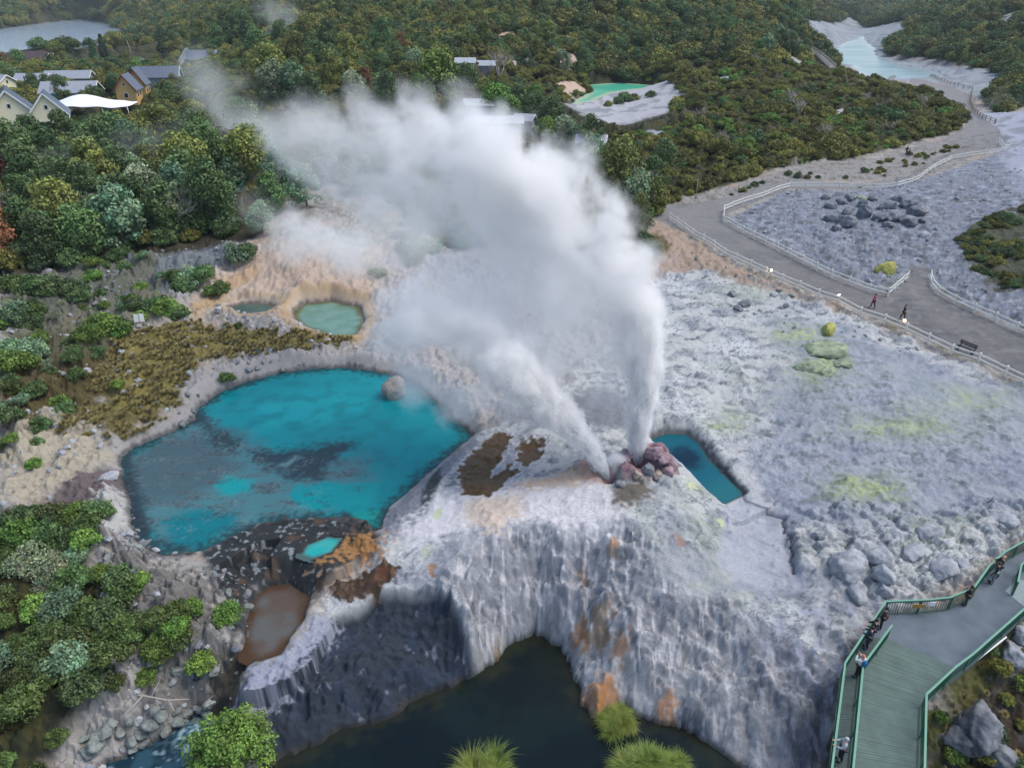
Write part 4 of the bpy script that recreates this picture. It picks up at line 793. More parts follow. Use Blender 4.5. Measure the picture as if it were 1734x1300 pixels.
# trees among the houses, round the lake and across the middle
SPEC = [('cone0',422,98,1.15),('dark1',415,70,1.3),('dark3',390,80,1.4),('dark2',375,95,1.2),('olive1',345,75,1.1),('dark4',440,110,1.1),('olive0',460,160,1.35),('grey0',470,175,1.2),('cone0',278,88,1.0),('cone0',160,100,.75),('cone0',180,105,.95),
 ('olive1',103,118,1.15),('dark0',35,120,.8),('rust0',10,120,.9),('olive0',60,135,.6),('bright0',235,128,.55),('dark2',215,140,.7),('olive2',190,138,.6),('dark0',150,150,.6),('olive0',245,150,.7),('dark3',85,165,.6),('dark1',60,160,.6),('dark4',110,178,.6),('bright0',5,215,.5),('bright0',20,218,.4),
 ('bright0',742,170,1.35),('bright0',715,178,.8),('olive0',690,165,.9),('grey0',650,180,.9),('grey0',600,170,.8),('olive2',565,150,.9),('rust0',620,150,.6),('dark1',530,190,.9),('teal0',500,170,1.0),('dark0',540,130,1.0),('olive1',590,120,1.0),
 ('bright0',838,205,.95),('bright0',860,215,.8),('dark2',880,205,.8),('olive0',820,190,.8),('dark1',905,215,.8),('dark0',935,225,.8),('bright0',925,245,.6),('grey0',955,255,.85),('grey0',975,262,.7),('dark3',1000,262,.7),('teal0',1000,300,.85),('bright0',1015,290,.55),
 ('olive1',1050,345,1.0),('grey0',1075,362,.8),('olive2',1030,330,.8),('dark4',1100,335,.6),('olive0',1105,360,.55),('olive1',1080,395,.55),('dark0',1120,290,.6),('olive2',1115,330,.5),('dark1',780,300,.8),('teal0',620,330,.7),('grey0',560,310,.8),('teal0',520,350,.7),('grey0',700,400,.5),('teal0',480,330,.8),('teal0',445,395,.5),('dark1',460,360,.6),
 ('dark2',660,190,.9),('dark0',790,160,.8),('olive1',770,215,.8),('olive2',505,120,1.0),('dark3',560,95,1.0),('dark0',480,80,1.0),('olive0',520,70,1.0),('olive1',610,70,.9),('dark2',650,90,1.0),('rust0',680,95,.8)]
NAMEK = {'d': 'dark green', 'o': 'olive green', 't': 'blue green', 'g': 'pale grey green', 'r': 'rusty red leaved', 'b': 'bright green', 'c': 'tall dark'}
def where(px, py):
    if px < 300: return 'among the village houses' if py > 100 else 'beside the grey lake'
    if px < 470: return 'behind the grove, right of the village'
    if px < 800: return 'on the wooded slope behind the steam'
    return 'between the steam and the green pond' if px < 990 else 'at the bend of the gravel path'
for k, px, py, s in SPEC:
    g = G(px, py); kd = NAMEK[k[0]]; w = where(px, py); t = 'conifer' if k == 'cone0' else 'tree'
    plant(k, g[0], g[1], s, f'{kd} {t} standing {w}', t, f'{kd} {t}s {w}')
for k, px, py, s, l in (('bare0',1050,330,1.15,'dead grey branching tree poking from bushes at the path bend'),('bare1',1080,345,1.0,'bleached leafless tree over the bend, nearest the gravel path'),('bare0',405,285,1.0,'leafless white trunked tree above the viewing deck'),('bare1',845,130,1.3,'tall bare tree on the slope left of the green pond'),('bare1',680,185,1.2,'leafless pale tree beneath the bright green crown')):
    g = G(px, py); plant(k, g[0], g[1], s, l, 'tree', None)
# scrub that reads as one mass
MIDP = GP([(400,395),(470,300),(640,330),(760,420),(1000,420),(1080,400),(1135,345),(1180,330),(1320,285),(1470,262),(1620,222),(1640,205),(1600,165),(1480,138),(1420,110),(1300,120),(1150,110),(900,100),(600,130),(430,180)])
MID = np.array(scatter(MIDP, 1.75, 21))
MID = MID[(veg_val(MID[:, 0], MID[:, 1]) > .2) & clear(MID[:, 0], MID[:, 1])]
stuff_scatter('scrub', 'low olive green scrub covering the ground behind the geysers', MID, ['s_scrub0','s_scrub1','s_scrub2','s_scrub3','s_dark0','s_bright0','s_scrub1','s_scrub2'], lambda x, y, r: (.65+1.25*r.random(len(x))**2)*(1+.7*np.clip(fbm(x*.05, y*.05, 3), -.6, 1)), 5)
def far_pts(seed, n):
    r = np.random.default_rng(seed); u = r.uniform(-1, 1, n); y = np.exp(r.uniform(math.log(165), math.log(1450), n)); x = u*(20+.72*y)
    v = veg_val(x, y); ok = v > 1; 
    px = 867+F*x/(y*cp-(height(x, y)-CH)*sp); ok &= ~(sdf(MIDP, x, y) > 0); ok &= ~((px < 440) & (y < 150)); ok &= clear(x, y); ok &= ~((px < 300) & (y < 560) & (y > 300) & (r.random(n) < .75)); ok &= ~((px < 290) & (y > 345) & (y < 450))
    return np.stack((x, y), 1)[ok]
FARP = far_pts(31, 26000)
stuff_scatter('woodland', 'dark green bush covering the far hills', FARP, ['s_thick0','s_scrub1','s_thick1','s_scrub3','dark0','olive1','s_dark0','s_scrub2'], lambda x, y, r: np.ones(len(x)), 6)
# tree crowns are larger than bushes: give every point the size that fits its sort
def fix_sizes(o, small, sc):
    me = o.data; n = len(me.vertices); s = np.zeros(n, np.int32); me.attributes['sort'].data.foreach_get('value', s); co = np.zeros(n*3, np.float32); me.vertices.foreach_get('co', co); y = co[1::3]
    r = np.random.default_rng(9); v = np.where(np.isin(s, small), (.9+.7*r.random(n))*(.55+.0065*y), (.3+.25*r.random(n))*(.7+.0016*y)); me.attributes['size'].data.foreach_set('value', v.astype(np.float32))
fix_sizes(bpy.data.objects['woodland'], [0, 1, 2, 3, 6, 7], 1)
# shrubs one can count
BL = GP([(-330,880),(60,885),(150,870),(180,880),(130,930),(190,1000),(240,1080),(200,1130),(150,1180),(110,1240),(60,1320),(-330,1400)])
for x, y in scatter(BL, 1.35, 41):
    k = random.choice(['s_dark0','s_thick0','s_thick1','s_teal0','s_thick0','s_grey','s_thick1','s_bright1','s_dark1','s_thick0'])
    kd = 'olive green' if 'thick' in k else {'s_d': 'dark green', 's_t': 'blue green', 's_g': 'silvery half bare', 's_b': 'yellow green'}[k[:3]]
    plant(k, x, y, random.uniform(.6, 1.3), kd+' shrub in the thicket on the near left bank', 'shrub', kd+' thicket shrubs')
ONE = [('s_bright0',270,1098,.8),('s_thick0',262,1055,.8),('s_thick1',300,1045,.9),('s_bright1',325,1035,.7),('s_thick0',300,1085,.9),('s_bright0',300,1068,.8),('s_thick1',275,1110,.9),('s_bright1',345,1128,.8),('s_bright0',385,1045,.8),('s_thick0',195,1092,1.2),('s_thick1',215,1080,1.2),('s_thick0',190,1115,1.0),
 ('s_dark0',200,985,.9),('s_thick0',210,1003,1.0),('s_bright0',238,990,.7),('s_thick1',95,880,1.0),('s_bright0',125,885,1.2),('s_thick0',150,900,1.0),('s_bright1',145,920,.9),('s_thick1',115,905,1.0),('s_bright0',250,1150,.6),('s_thick1',195,1160,.6),('s_grey',60,960,1.5),('s_grey',95,970,1.3),('s_teal1',120,1130,1.4)]
for k, px, py, s in ONE:
    g = G(px, py); kd = 'olive' if 'thick' in k else {'s_d': 'dark', 's_t': 'blue green', 's_g': 'silvery', 's_b': 'bright green'}[k[:3]]; plant(k, g[0], g[1], s, kd+' shrub growing on the pale rock left of the brown pool' if px > 170 else kd+' shrub at the left edge of the blue pool bank', 'shrub', kd+' bank shrubs')
ONE2 = [('s_bright0',175,562,1.7),('s_bright1',200,568,1.4),('s_bright0',150,572,1.2),('s_dark0',262,530,1.5),('s_bright1',285,532,1.5),('s_dark1',305,538,1.2),('s_dark0',225,525,1.0),('s_teal0',325,480,1.5),('s_dark0',345,472,1.4),('s_dark1',310,490,1.2),('s_teal0',405,440,1.6),('s_dark0',420,432,1.3),
 ('s_dark0',60,495,1.7),('s_dark1',90,498,1.8),('s_dark0',120,500,1.7),('s_thick0',30,490,1.6),('s_dark1',140,508,1.2),('s_teal0',30,540,1.5),('s_dark0',55,555,1.2),('s_bright0',10,550,1.3),('s_teal1',60,605,1.5),('s_bright0',30,625,1.6),('s_teal0',20,600,1.4),('s_bright1',70,580,1.0),
 ('s_bright1',105,690,.8),('s_dark0',110,700,.8),('s_thick1',130,640,.8),('s_bright0',20,745,.5),('s_thick0',60,665,.8),('s_thick1',25,665,.9),('s_bright1',200,655,.6),('s_thick0',385,645,.7),('s_thick1',405,555,.5),('s_bright0',240,490,.8),('s_thick1',375,495,1.1),('s_thick0',360,500,1.0),('s_bright0',160,450,1.0),('s_dark0',200,440,1.2),('s_bright1',60,790,.6),
 ('s_teal0',700,430,1.8),('s_teal1',730,425,1.5),('s_teal0',780,415,1.6),('s_grey',640,470,1.2),('s_grey',700,440,1.3),('s_thick0',1075,440,1.2),('s_thick1',1100,425,1.3),('s_dark0',1090,410,1.2)]
for k, px, py, s in ONE2:
    g = G(px, py); kd = 'olive' if 'thick' in k else {'s_d': 'dark green', 's_t': 'blue green', 's_g': 'silvery', 's_b': 'bright green'}[k[:3]]
    w = 'on the rough ground left of the ochre mound' if px < 440 and py < 600 else 'on the mossy bank above the blue pool' if px < 440 else 'on the ground veiled by the steam' if px < 900 else 'below the gravel path bend'
    plant(k, g[0], g[1], s, f'{kd} shrub {w}', 'shrub', f'{kd} shrubs {w}')
for k, px, py, s, l in (('s_round',395,1300,1.05,'large round bright green bush at the lower edge over the river'),('tuss0',820,1345,1.05,'tall grass tussock standing in the middle of the river'),('tuss1',1085,1325,.95,'wide grass tussock by the river, right of the middle one'),('tuss0',1042,1236,.7,'green grass tussock at the foot of the orange stained rock'),('tuss1',1135,1335,.7,'small grass tussock beside the wide one at the terrace foot')):
    g = G(px, py); plant(k, g[0], g[1], s, l, 'bush' if k == 's_round' else 'tussock', None, z=max(g[2], -5.6))
for i, (x, y) in enumerate(scatter(GP([(1590,1140),(1650,1090),(1700,1075),(1800,1080),(1800,1400),(1575,1400),(1585,1250)]), .8, 51, lambda x, y: fbm(x*.4, y*.4, 3) > -.18)):
    k = random.choice(['s_scrub0','s_scrub1','s_bright0','s_dark0','moss0','moss1','moss0']); kd = {'s_s': 'olive', 's_b': 'yellow green', 's_d': 'dark', 'mos': 'mossy'}[k[:3]]
    plant(k, x, y, random.uniform(.35, .7), kd+' low plant on the slope under the green railing', 'plant', kd+' plants under the railing')
RR = GP([(1620,410),(1670,372),(1734,350),(1860,350),(1860,460),(1734,500),(1690,490),(1640,450)])
stuff_scatter('low_scrub', 'dark low scrub at the right edge beyond the path', scatter(RR, .75, 61, lambda x, y: fbm(x*.14, y*.14, 4) > -.02), ['s_scrub0','s_dark0','s_scrub2','s_dark1'], lambda x, y, r: .3+.4*r.random(len(x)), 62)
# wiry yellow-brown moss and grass on the left bank
MP = np.array(scatter(GP([(100,735),(140,690),(200,570),(300,545),(420,560),(560,570),(600,580),(480,600),(350,612),(310,650),(300,700),(200,742)]), .35, 63)); MP = MP[fbm(MP[:, 0]*.6-12, MP[:, 1]*.6, 5) > -.1]
stuff_scatter('dry_grass', 'yellow brown grass and moss on the bank above the blue pool', MP, ['moss0','moss1'], lambda x, y, r: .5+.6*r.random(len(x)), 64)

GV = GP([(-300,300),(100,292),(200,276),(330,256),(440,262),(470,180),(470,120),(300,105),(100,108),(-300,120)])
VG = [p for p in scatter(GV, 2.6, 71, clear)]
stuff_scatter('garden_bushes', 'mixed green bushes filling the gardens round the village houses', VG, ['s_dark0','s_bright0','s_scrub1','s_teal0','s_dark1','s_scrub2'], lambda x, y, r: .9+1.3*r.random(len(x))**2, 72)
LB = GP([(-200,450),(120,456),(280,440),(395,420),(400,450),(330,485),(300,520),(200,580),(120,660),(90,760),(0,800),(-200,800)])
for x, y in scatter(LB, 1.9, 73, lambda x, y: fbm(x*.13+5, y*.13, 4) > .06):
    k = random.choice(['s_dark0','s_dark1','s_bright0','s_teal0','s_thick1','s_thick0','s_grey']); kd = 'olive' if 'thick' in k else {'s_s': 'olive', 's_d': 'dark green', 's_t': 'blue green', 's_g': 'silvery', 's_b': 'bright green'}[k[:3]]
    plant(k, x, y, random.uniform(.5, 1.1), kd+' shrub among the grey rocks of the far left bank', 'shrub', kd+' far left bank shrubs')
US = GP([(-260,478),(130,456),(230,428),(330,410),(398,402),(395,380),(230,400),(-260,440)])
for x, y in scatter(US, 2.2, 74, clear):
    k = random.choice(['s_dark0','s_dark1','s_scrub1','s_teal0']); kd = {'s_s': 'olive', 's_d': 'dark green', 's_t': 'blue green'}[k[:3]]
    plant(k, x, y, random.uniform(1.2, 2.0), kd+' bush at the front foot of the dense grove', 'bush', kd+' bushes at the grove foot')

for k, px, py, s in (('s_dark0',1058,172,2.2),('s_dark1',1046,176,1.6),('s_scrub0',1072,170,1.6),('s_dark0',1102,164,1.5),('s_scrub1',1030,180,1.2)):
    g = G(px, py); plant(k, g[0], g[1], s, 'low bush on the pale flat in front of the green pond', 'shrub', 'bushes on the pond flat')

FT = GP([(440,120),(560,60),(700,20),(1000,40),(1000,80),(1150,40),(1350,20),(1340,110),(1200,120),(1000,112),(760,140)])
for i, (x, y) in enumerate(scatter(FT, 17, 91, lambda x, y: (veg_val(x, y) > 2) & clear(x, y))[:70]):
    k = random.choice(['dark0','dark1','olive0','dark2','grey0','olive1','cone0','bare0','dark3','teal0']); kd = NAMEK[k[0]] if k != 'bare0' else 'leafless grey'; t = 'conifer' if k == 'cone0' else 'tree'
    plant(k, x, y, random.uniform(.45, .85), f'{kd} {t} standing out of the far hillside scrub', 'tree', f'{kd} {t}s of the far hillside')

MG = scatter(GP([(1180,345),(1320,300),(1470,282),(1560,258),(1625,240),(1640,250),(1500,300),(1340,304)]), 1.6, 95, lambda x, y: (fbm(x*.2, y*.2, 3) > .1) & (np.maximum(sdf(PATH, x, y), sdf(PATHF, x, y)) < -.6))
for x, y in MG: plant(random.choice(['s_scrub0','s_dark0','s_scrub2']), x, y, random.uniform(.25, .7), 'small dark tuft of scrub on the bare margin above the path', 'shrub', 'tufts on the path margin')
for x, y in scatter(GROVE, 11, 96)[:16]: plant(random.choice(['bare0', 'bare1']), x, y, random.uniform(1.1, 1.5), 'grey leafless tree poking through the dense grove', 'tree', 'leafless trees of the grove')
for x, y in scatter(MIDP, 16, 97, lambda x, y: veg_val(x, y) > 2)[:26]: plant(random.choice(['bare0', 'bare1']), x, y, random.uniform(.5, .8), 'grey leafless shrub tree standing in the olive scrub', 'tree', 'leafless shrub trees in the scrub')

# ------------------------------------------------------------------ green walkway and its railings
M_gpaint = plain('green paint', (98,146,124), .5, .12, 3); M_gdark = plain('dark green paint', (48,92,74), .55, .15, 3)
M_deck = plain('green deck boards', (84,102,95), .8, .4, 1.3, 0, .2); M_deck2 = plain('grey green boards', (72,86,82), .8, .25, 5, 0, .2); M_conc = plain('walkway concrete', (88,99,107), .85, .5, .9, 0, .25)
M_white = plain('white paint', (225,226,224), .55, .05); M_black = plain('black metal', (26,28,30), .5); M_wood = plain('weathered fence wood', (222,219,210), .8, .18, 5); M_wood2 = plain('brown fence wood', (150,128,104), .8, .2, 5)
M_ochre = plain('ochre plate', (150,122,58), .6)
def lerp(a, b, t): return np.asarray(a)*(1-t)+np.asarray(b)*t
def along(pts, step):                    # points every step metres along a polyline
    pts = [np.asarray(p, float) for p in pts]; out = [pts[0]]; left = step
    for a, b in zip(pts[:-1], pts[1:]):
        L = np.linalg.norm(b-a); t = left
        while t <= L: out.append(a+(b-a)*t/L); t += step
        left = t-L
    return out
LR = [at_z(*p, 1.1) for p in ((1398,1420),(1409,1300),(1431.5,1121.5),(1500,1018),(1574,1015),(1609,1011),(1649,995),(1676,957),(1702,934),(1734,916),(1790,890))]
MR = [at_z(*p, 1.1) for p in ((1434,1420),(1445,1300),(1462,1124.5),(1511,1058))]
RRL = [at_z(*p, 1.1) for p in ((1563,1420),(1566,1300),(1569,1175),(1618.5,1129),(1649,1106),(1734,1031),(1800,975))]
def railing(line, label, plates=()):
    t = tag(empty('railing', (line[0][0], line[0][1], 0)), label, 'railing', 'green railings of the walkway'); inv = np.array((line[0][0], line[0][1], 0)); L = [p-inv for p in line]
    top = MB(); low = MB(); bal = MB()
    for a, b in zip(L[:-1], L[1:]):
        top.bar(a, b, .10, .06); low.bar(a-(0, 0, .98), b-(0, 0, .98), .06, .05); low.bar(a-(0, 0, .12), b-(0, 0, .12), .04, .04)
    for p in along(L, .16): bal.bar(p-(0, 0, .12), p-(0, 0, .98), .022, .022)
    top.build('top_rail', M_gpaint, t); low.build('lower_rail', M_gdark, t); bal.build('balusters', M_gdark, t)
    for p in along(L, 2.0): MB().box(p-(0, 0, .6), (.08, .08, 1.16)).build('post', M_gdark, t)
    for q, w, h, m in plates: MB().box(np.array(q)-inv, (w, .03, h), 0).build('notice_plate', m, t)
    return t
pl = at_z(1578, 1021, .85); p2 = at_z(1555, 1025, .8)
railing(LR, 'long green railing along the terrace edge, with a white notice', ((pl-(0, .05, 0), .35, .3, M_white), (p2-(0, .05, 0), .7, .28, M_ochre)))
railing(MR, 'short green railing between the narrow walkway and the wide deck')
railing(RRL, 'green railing on the bank side of the wide deck')
e0 = [at_z(*p, 1.1) for p in ((1724,985),(1730,955),(1760,935))]; railing(e0, 'short green railing end at the right edge of the walkway')
def fl(line, off=0): return [np.array((p[0], p[1], 0.)) for p in line]
GL, GM, GR = fl(LR), fl(MR), fl(RRL)
def slab(name, pts, z0, z1, m, parent=None):
    n = len(pts); V = [(p[0], p[1], z0) for p in pts]+[(p[0], p[1], z1) for p in pts]; return MB().add(V, [tuple(range(n))[::-1], tuple(range(n, 2*n))]+[(i, (i+1) % n, (i+1) % n+n, i+n) for i in range(n)]).build(name, m, parent)
bw_ = tag(empty('boardwalk', (at_z(1500,1200,0)[0], at_z(1500,1200,0)[1], 0)), 'green timber deck with a narrow side walkway beside the terrace', 'boardwalk'); o0 = np.array(bw_.location)
def boards(name, A, Bq, w, m):
    mb = MB(); rd = random.Random(3); Lm = sum(np.linalg.norm(b-a) for a, b in zip(A[:-1], A[1:])); n = int(Lm/w)
    def at_t(P, t):
        ls = [np.linalg.norm(b-a) for a, b in zip(P[:-1], P[1:])]; s = t*sum(ls)
        for (a, b), l in zip(zip(P[:-1], P[1:]), ls):
            if s <= l: return a+(b-a)*s/l
            s -= l
        return P[-1]
    for i in range(n):
        a0, a1, b0, b1 = at_t(A, i/n), at_t(A, (i+.93)/n), at_t(Bq, i/n), at_t(Bq, (i+.93)/n); z = rd.uniform(-.006, .006)
        V = [p-o0+np.array((0, 0, d)) for d in (-.05, z) for p in (a0, b0, b1, a1)]; mb.add(V, [(3, 2, 1, 0), (4, 5, 6, 7), (0, 1, 5, 4), (1, 2, 6, 5), (2, 3, 7, 6), (3, 0, 4, 7)])
    return mb.build(name, m, bw_)
FE = at_z(1615, 1128, 0)
Rdeck = [GR[0], GR[1], GR[2], FE]; boards('wide_deck', GM, Rdeck, .15, M_deck)
La = [GL[0], GL[1], GL[2], lerp(GL[2], GL[3], .62)]; boards('narrow_deck', La, [GM[0], GM[1], GM[2], GM[3]], .15, M_deck2)
bm_ = MB()
for k in range(14):
    t = k/13*2.4; i = min(int(t), 2); f = t-i; a = lerp(GL[i], GL[i+1], f) if i < 3 else GL[3]; b = lerp(Rdeck[i], Rdeck[i+1], f)
    bm_.bar(a-o0-(0, 0, .17), b-o0-(0, 0, .17), .14, .2)
    for q in (.12, .5, .88): p = lerp(a, b, q)-o0; bm_.box(p-(0, 0, 2.4), (.22, .22, 4.4))
bm_.build('supports', plain('support timber', (70,66,58), .85), bw_)
wk = [GL[3]*.38+GL[2]*.62, *GL[3:], np.array((40, 42, 0)), *[p for p in GR[:2:-1]], FE, GM[3]]
wk = [lerp(GL[2], GL[3], .62)]+list(GL[3:])+list(GR[::-1][:4])+[FE, GM[3]]
o = slab('walkway', wk, -.35, -.004, M_conc); tag(o, kind='structure')
o = slab('walkway_panel', [at_z(*p, .02) for p in ((1702,1000),(1722,980),(1790,990),(1790,1040),(1738,1030))], -.003, .015, plain('pale worn panel', (128,142,142), .8, .3, 6)); tag(o, 'pale worn panel laid on the walkway at the right edge', 'panel')
pb = MB(); a, b = at_z(1640, 1128, -.3), at_z(1704, 1078, -.3); pb.tube([a, lerp(a, b, .5), b], .05); pb.build('bank_pipe', M_white, None, True); tag(bpy.data.objects['bank_pipe'], 'thin white pipe under the bank side railing', 'pipe')
# ------------------------------------------------------------------ fences along the gravel path
def fence(pts, label, step, m, h=1.05, group='post and rail fences', drop=0):
    W3 = [np.array(G(*p)) for p in pts]; P = along([np.array((w[0], w[1], 0)) for w in W3], step); P.append(np.array((*W3[-1][:2], 0)))
    g = [np.array((p[0], p[1], float(height(p[0], p[1]))+drop)) for p in P]; o = g[0]; t = tag(empty('fence', o), label, 'fence', group)
    for p in g: MB().box(p-o+(0, 0, h*.5-.1), (.15, .15, h+.3), random.uniform(-.2, .2)).build('post', m, t)
    for z in (h*.86, h*.42):
        r = MB()
        for a, b in zip(g[:-1], g[1:]): r.bar(a-o+(0, 0, z), b-o+(0, 0, z), .06, .13)
        r.build('rail', m, t)
    return t
fence([(1133,372),(1180,405),(1250,446),(1330,482),(1420,516),(1500,549),(1600,594),(1700,637),(1760,662)], 'long pale fence along the lower edge of the gravel path', 2.6, M_wood)
fence([(1225,360),(1224,376),(1262,397),(1300,416),(1400,468),(1450,488),(1500,505),(1536,474)], 'pale fence round the grey basin on the upper edge of the path', 2.6, M_wood)
fence([(1226,359),(1250,348),(1290,336),(1332,319),(1400,318),(1460,319)], 'pale fence running up from the path bend behind the grey basin', 2.9, M_wood)
fence([(1462,321),(1520,318),(1555,306),(1580,287),(1610,272),(1650,265),(1705,256)], 'light timber fence climbing right towards the upper path', 2.9, M_wood)
fence([(1574,472),(1578,493),(1600,508),(1640,526),(1690,548),(1760,578)], 'pale fence on the right of the side path opening', 2.6, M_wood)
fence([(1690,243),(1700,255),(1710,252)], 'short pale fence end at the top of the slope', 2.9, M_wood)
fence([(1505,135),(1530,131),(1560,128),(1590,137),(1620,146),(1645,152)], 'far timber fence between the pale lake and the path', 3.5, M_wood2)
fence([(1646,155),(1642,175),(1648,190),(1665,202),(1685,210)], 'far grey fence along the right of the upper path', 3.5, M_wood2)
M_glow = bpy.data.materials.new('lamp glow'); M_glow.use_nodes = True; b = M_glow.node_tree.nodes['Principled BSDF']; b.inputs['Emission Color'].default_value = (1, .55, .22, 1); b.inputs['Emission Strength'].default_value = 30
for k, (px, py, l) in enumerate(((1304,470,'lit path lamp on the long fence, farthest up the path'),(1418,513,'lit path lamp left of the walker in pink'),(1528,556,'lit path lamp beside the walker in black'))):
    g = G(px, py); t = tag(empty('path_lamp', g), l, 'lamp', 'lit path lamps'); MB().tube([(0, 0, -.1), (0, 0, .75)], .05, 8).build('post', M_wood2, t, True)
    hd = MB().tube([(0, 0, .75), (0, 0, .80)], [.11, .11], 10).build('collar', M_black, t, True); MB().ball((0, 0, .9), .13).build('globe', M_glow, t, True)
g = G(1634, 596); ga_, gb_ = G(1600,594), G(1700,637); t = tag(empty('bench', g, math.atan2(gb_[1]-ga_[1], gb_[0]-ga_[0])), 'black slatted bench behind the long fence', 'bench')
s = MB(); [s.box((0, y, .45), (1.7, .1, .04)) for y in (-.18, -.05, .08)]; s.build('seat', M_black, t); s = MB(); [s.box((0, .2, z), (1.7, .04, .1)) for z in (.65, .8, .95)]; s.build('backrest', M_black, t)
for x in (-.7, .7): MB().box((x, -.02, .22), (.07, .4, .44)).add([(x-.03, .18, .4), (x+.03, .18, .4), (x+.03, .24, .4), (x-.03, .24, .4), (x-.03, .2, 1), (x+.03, .2, 1), (x+.03, .24, 1), (x-.03, .24, 1)], [(0, 1, 5, 4), (1, 2, 6, 5), (2, 3, 7, 6), (3, 0, 4, 7), (4, 5, 6, 7)]).build('leg', M_black, t)
g = G(1178, 336); t = tag(empty('marker_post', g), 'lone slim wooden post beside the gravel path bend', 'post'); MB().tube([(0, 0, -.3), (0, 0, 3.2)], [.09, .07], 8).build('pole', M_wood2, t, True); MB().tube([(0, 0, 3.2), (0, 0, 3.27)], [.11, .09], 8).build('cap', M_black, t, True)
g = G(226, 100); t = tag(empty('utility_pole', g), 'grey utility pole among the trees near the lake', 'pole'); MB().tube([(0, 0, -.3), (-1.2, 0, 8.5)], [.2, .13], 8).build('pole', M_dead, t, True); MB().bar((-1.9, 0, 8.2), (-.4, 0, 8.2), .12, .12).build('crossarm', M_dead, t)
g = G(239, 553); t = tag(empty('sign', g, math.radians(15)), 'pair of white notice panels on posts above the mossy bank', 'sign')
for x in (-.27, .27): MB().box((x, 0, .95), (.46, .04, .85), 0, -.2).build('panel', M_white, t); MB().tube([(x, .06, -.2), (x, .06, 1.0)], .04, 6).build('post', M_wood2, t, True)
# stair boardwalk on the far hill
P = [np.array(G(*p)) for p in ((1408,124),(1396,112),(1384,100),(1362,86),(1342,76),(1334,62),(1308,64))]; P = [p+(0, 0, 1.6) for p in P]
t = tag(empty('stair_boardwalk', P[0]), 'grey timber stairs with railings climbing the far scrub hill', 'boardwalk'); d = MB(); rl = MB(); po = MB()
for a, b in zip(P[:-1], P[1:]):
    n = max(2, int(np.linalg.norm(b-a)/1.0)); dv = (b-a)/np.linalg.norm(b-a); sd = np.array((-dv[1], dv[0], 0)); sd /= np.linalg.norm(sd)
    for k in range(n): q = lerp(a, b, (k+.5)/n)-P[0]; d.box(q, (2.2, 1.0, .12), math.atan2(sd[1], sd[0]))
    for s_ in (-1.1, 1.1):
        for z in (.55, 1.1): rl.bar(a-P[0]+sd*s_+(0, 0, z), b-P[0]+sd*s_+(0, 0, z), .1, .14)
        for k in range(0, n, 2): q = lerp(a, b, k/n)-P[0]+sd*s_; po.box(q-(0, 0, .4), (.16, .16, 3.0))
d.build('treads', M_dead, t); rl.build('handrail', M_dead, t); po.build('posts', M_dead, t)
# viewing deck in the edge of the grove
g = G(384, 345); t = tag(empty('viewing_deck', g+(0, 0, 1.9), math.radians(8)), 'dark green railed viewing deck at the edge of the grove', 'viewing deck')
s = MB(); [s.box((0, -1.6+.2*k, 0), (5.6, .18, .08)) for k in range(17)]; s.build('floor', M_deck2, t)
for k, (a, b) in enumerate((((-2.8, -1.7), (2.8, -1.7)), ((-2.8, 1.7), (2.8, 1.7)), ((-2.8, -1.7), (-2.8, 1.7)), ((2.8, -1.7), (2.8, 1.7)))):
    r = MB(); a = np.array((*a, 0.)); b = np.array((*b, 0.)); [r.bar(a+(0, 0, z), b+(0, 0, z), .07, .09) for z in (1.1, .15)]; [r.bar(p+(0, 0, .15), p+(0, 0, 1.1), .035, .035) for p in along([a, b], .25)]; r.build('railing', M_gdark, t)
for x in (-2.6, 0, 2.6):
    for y in (-1.5, 1.5): MB().box((x, y, -1.5), (.16, .16, 3.0)).build('leg', M_wood2, t)
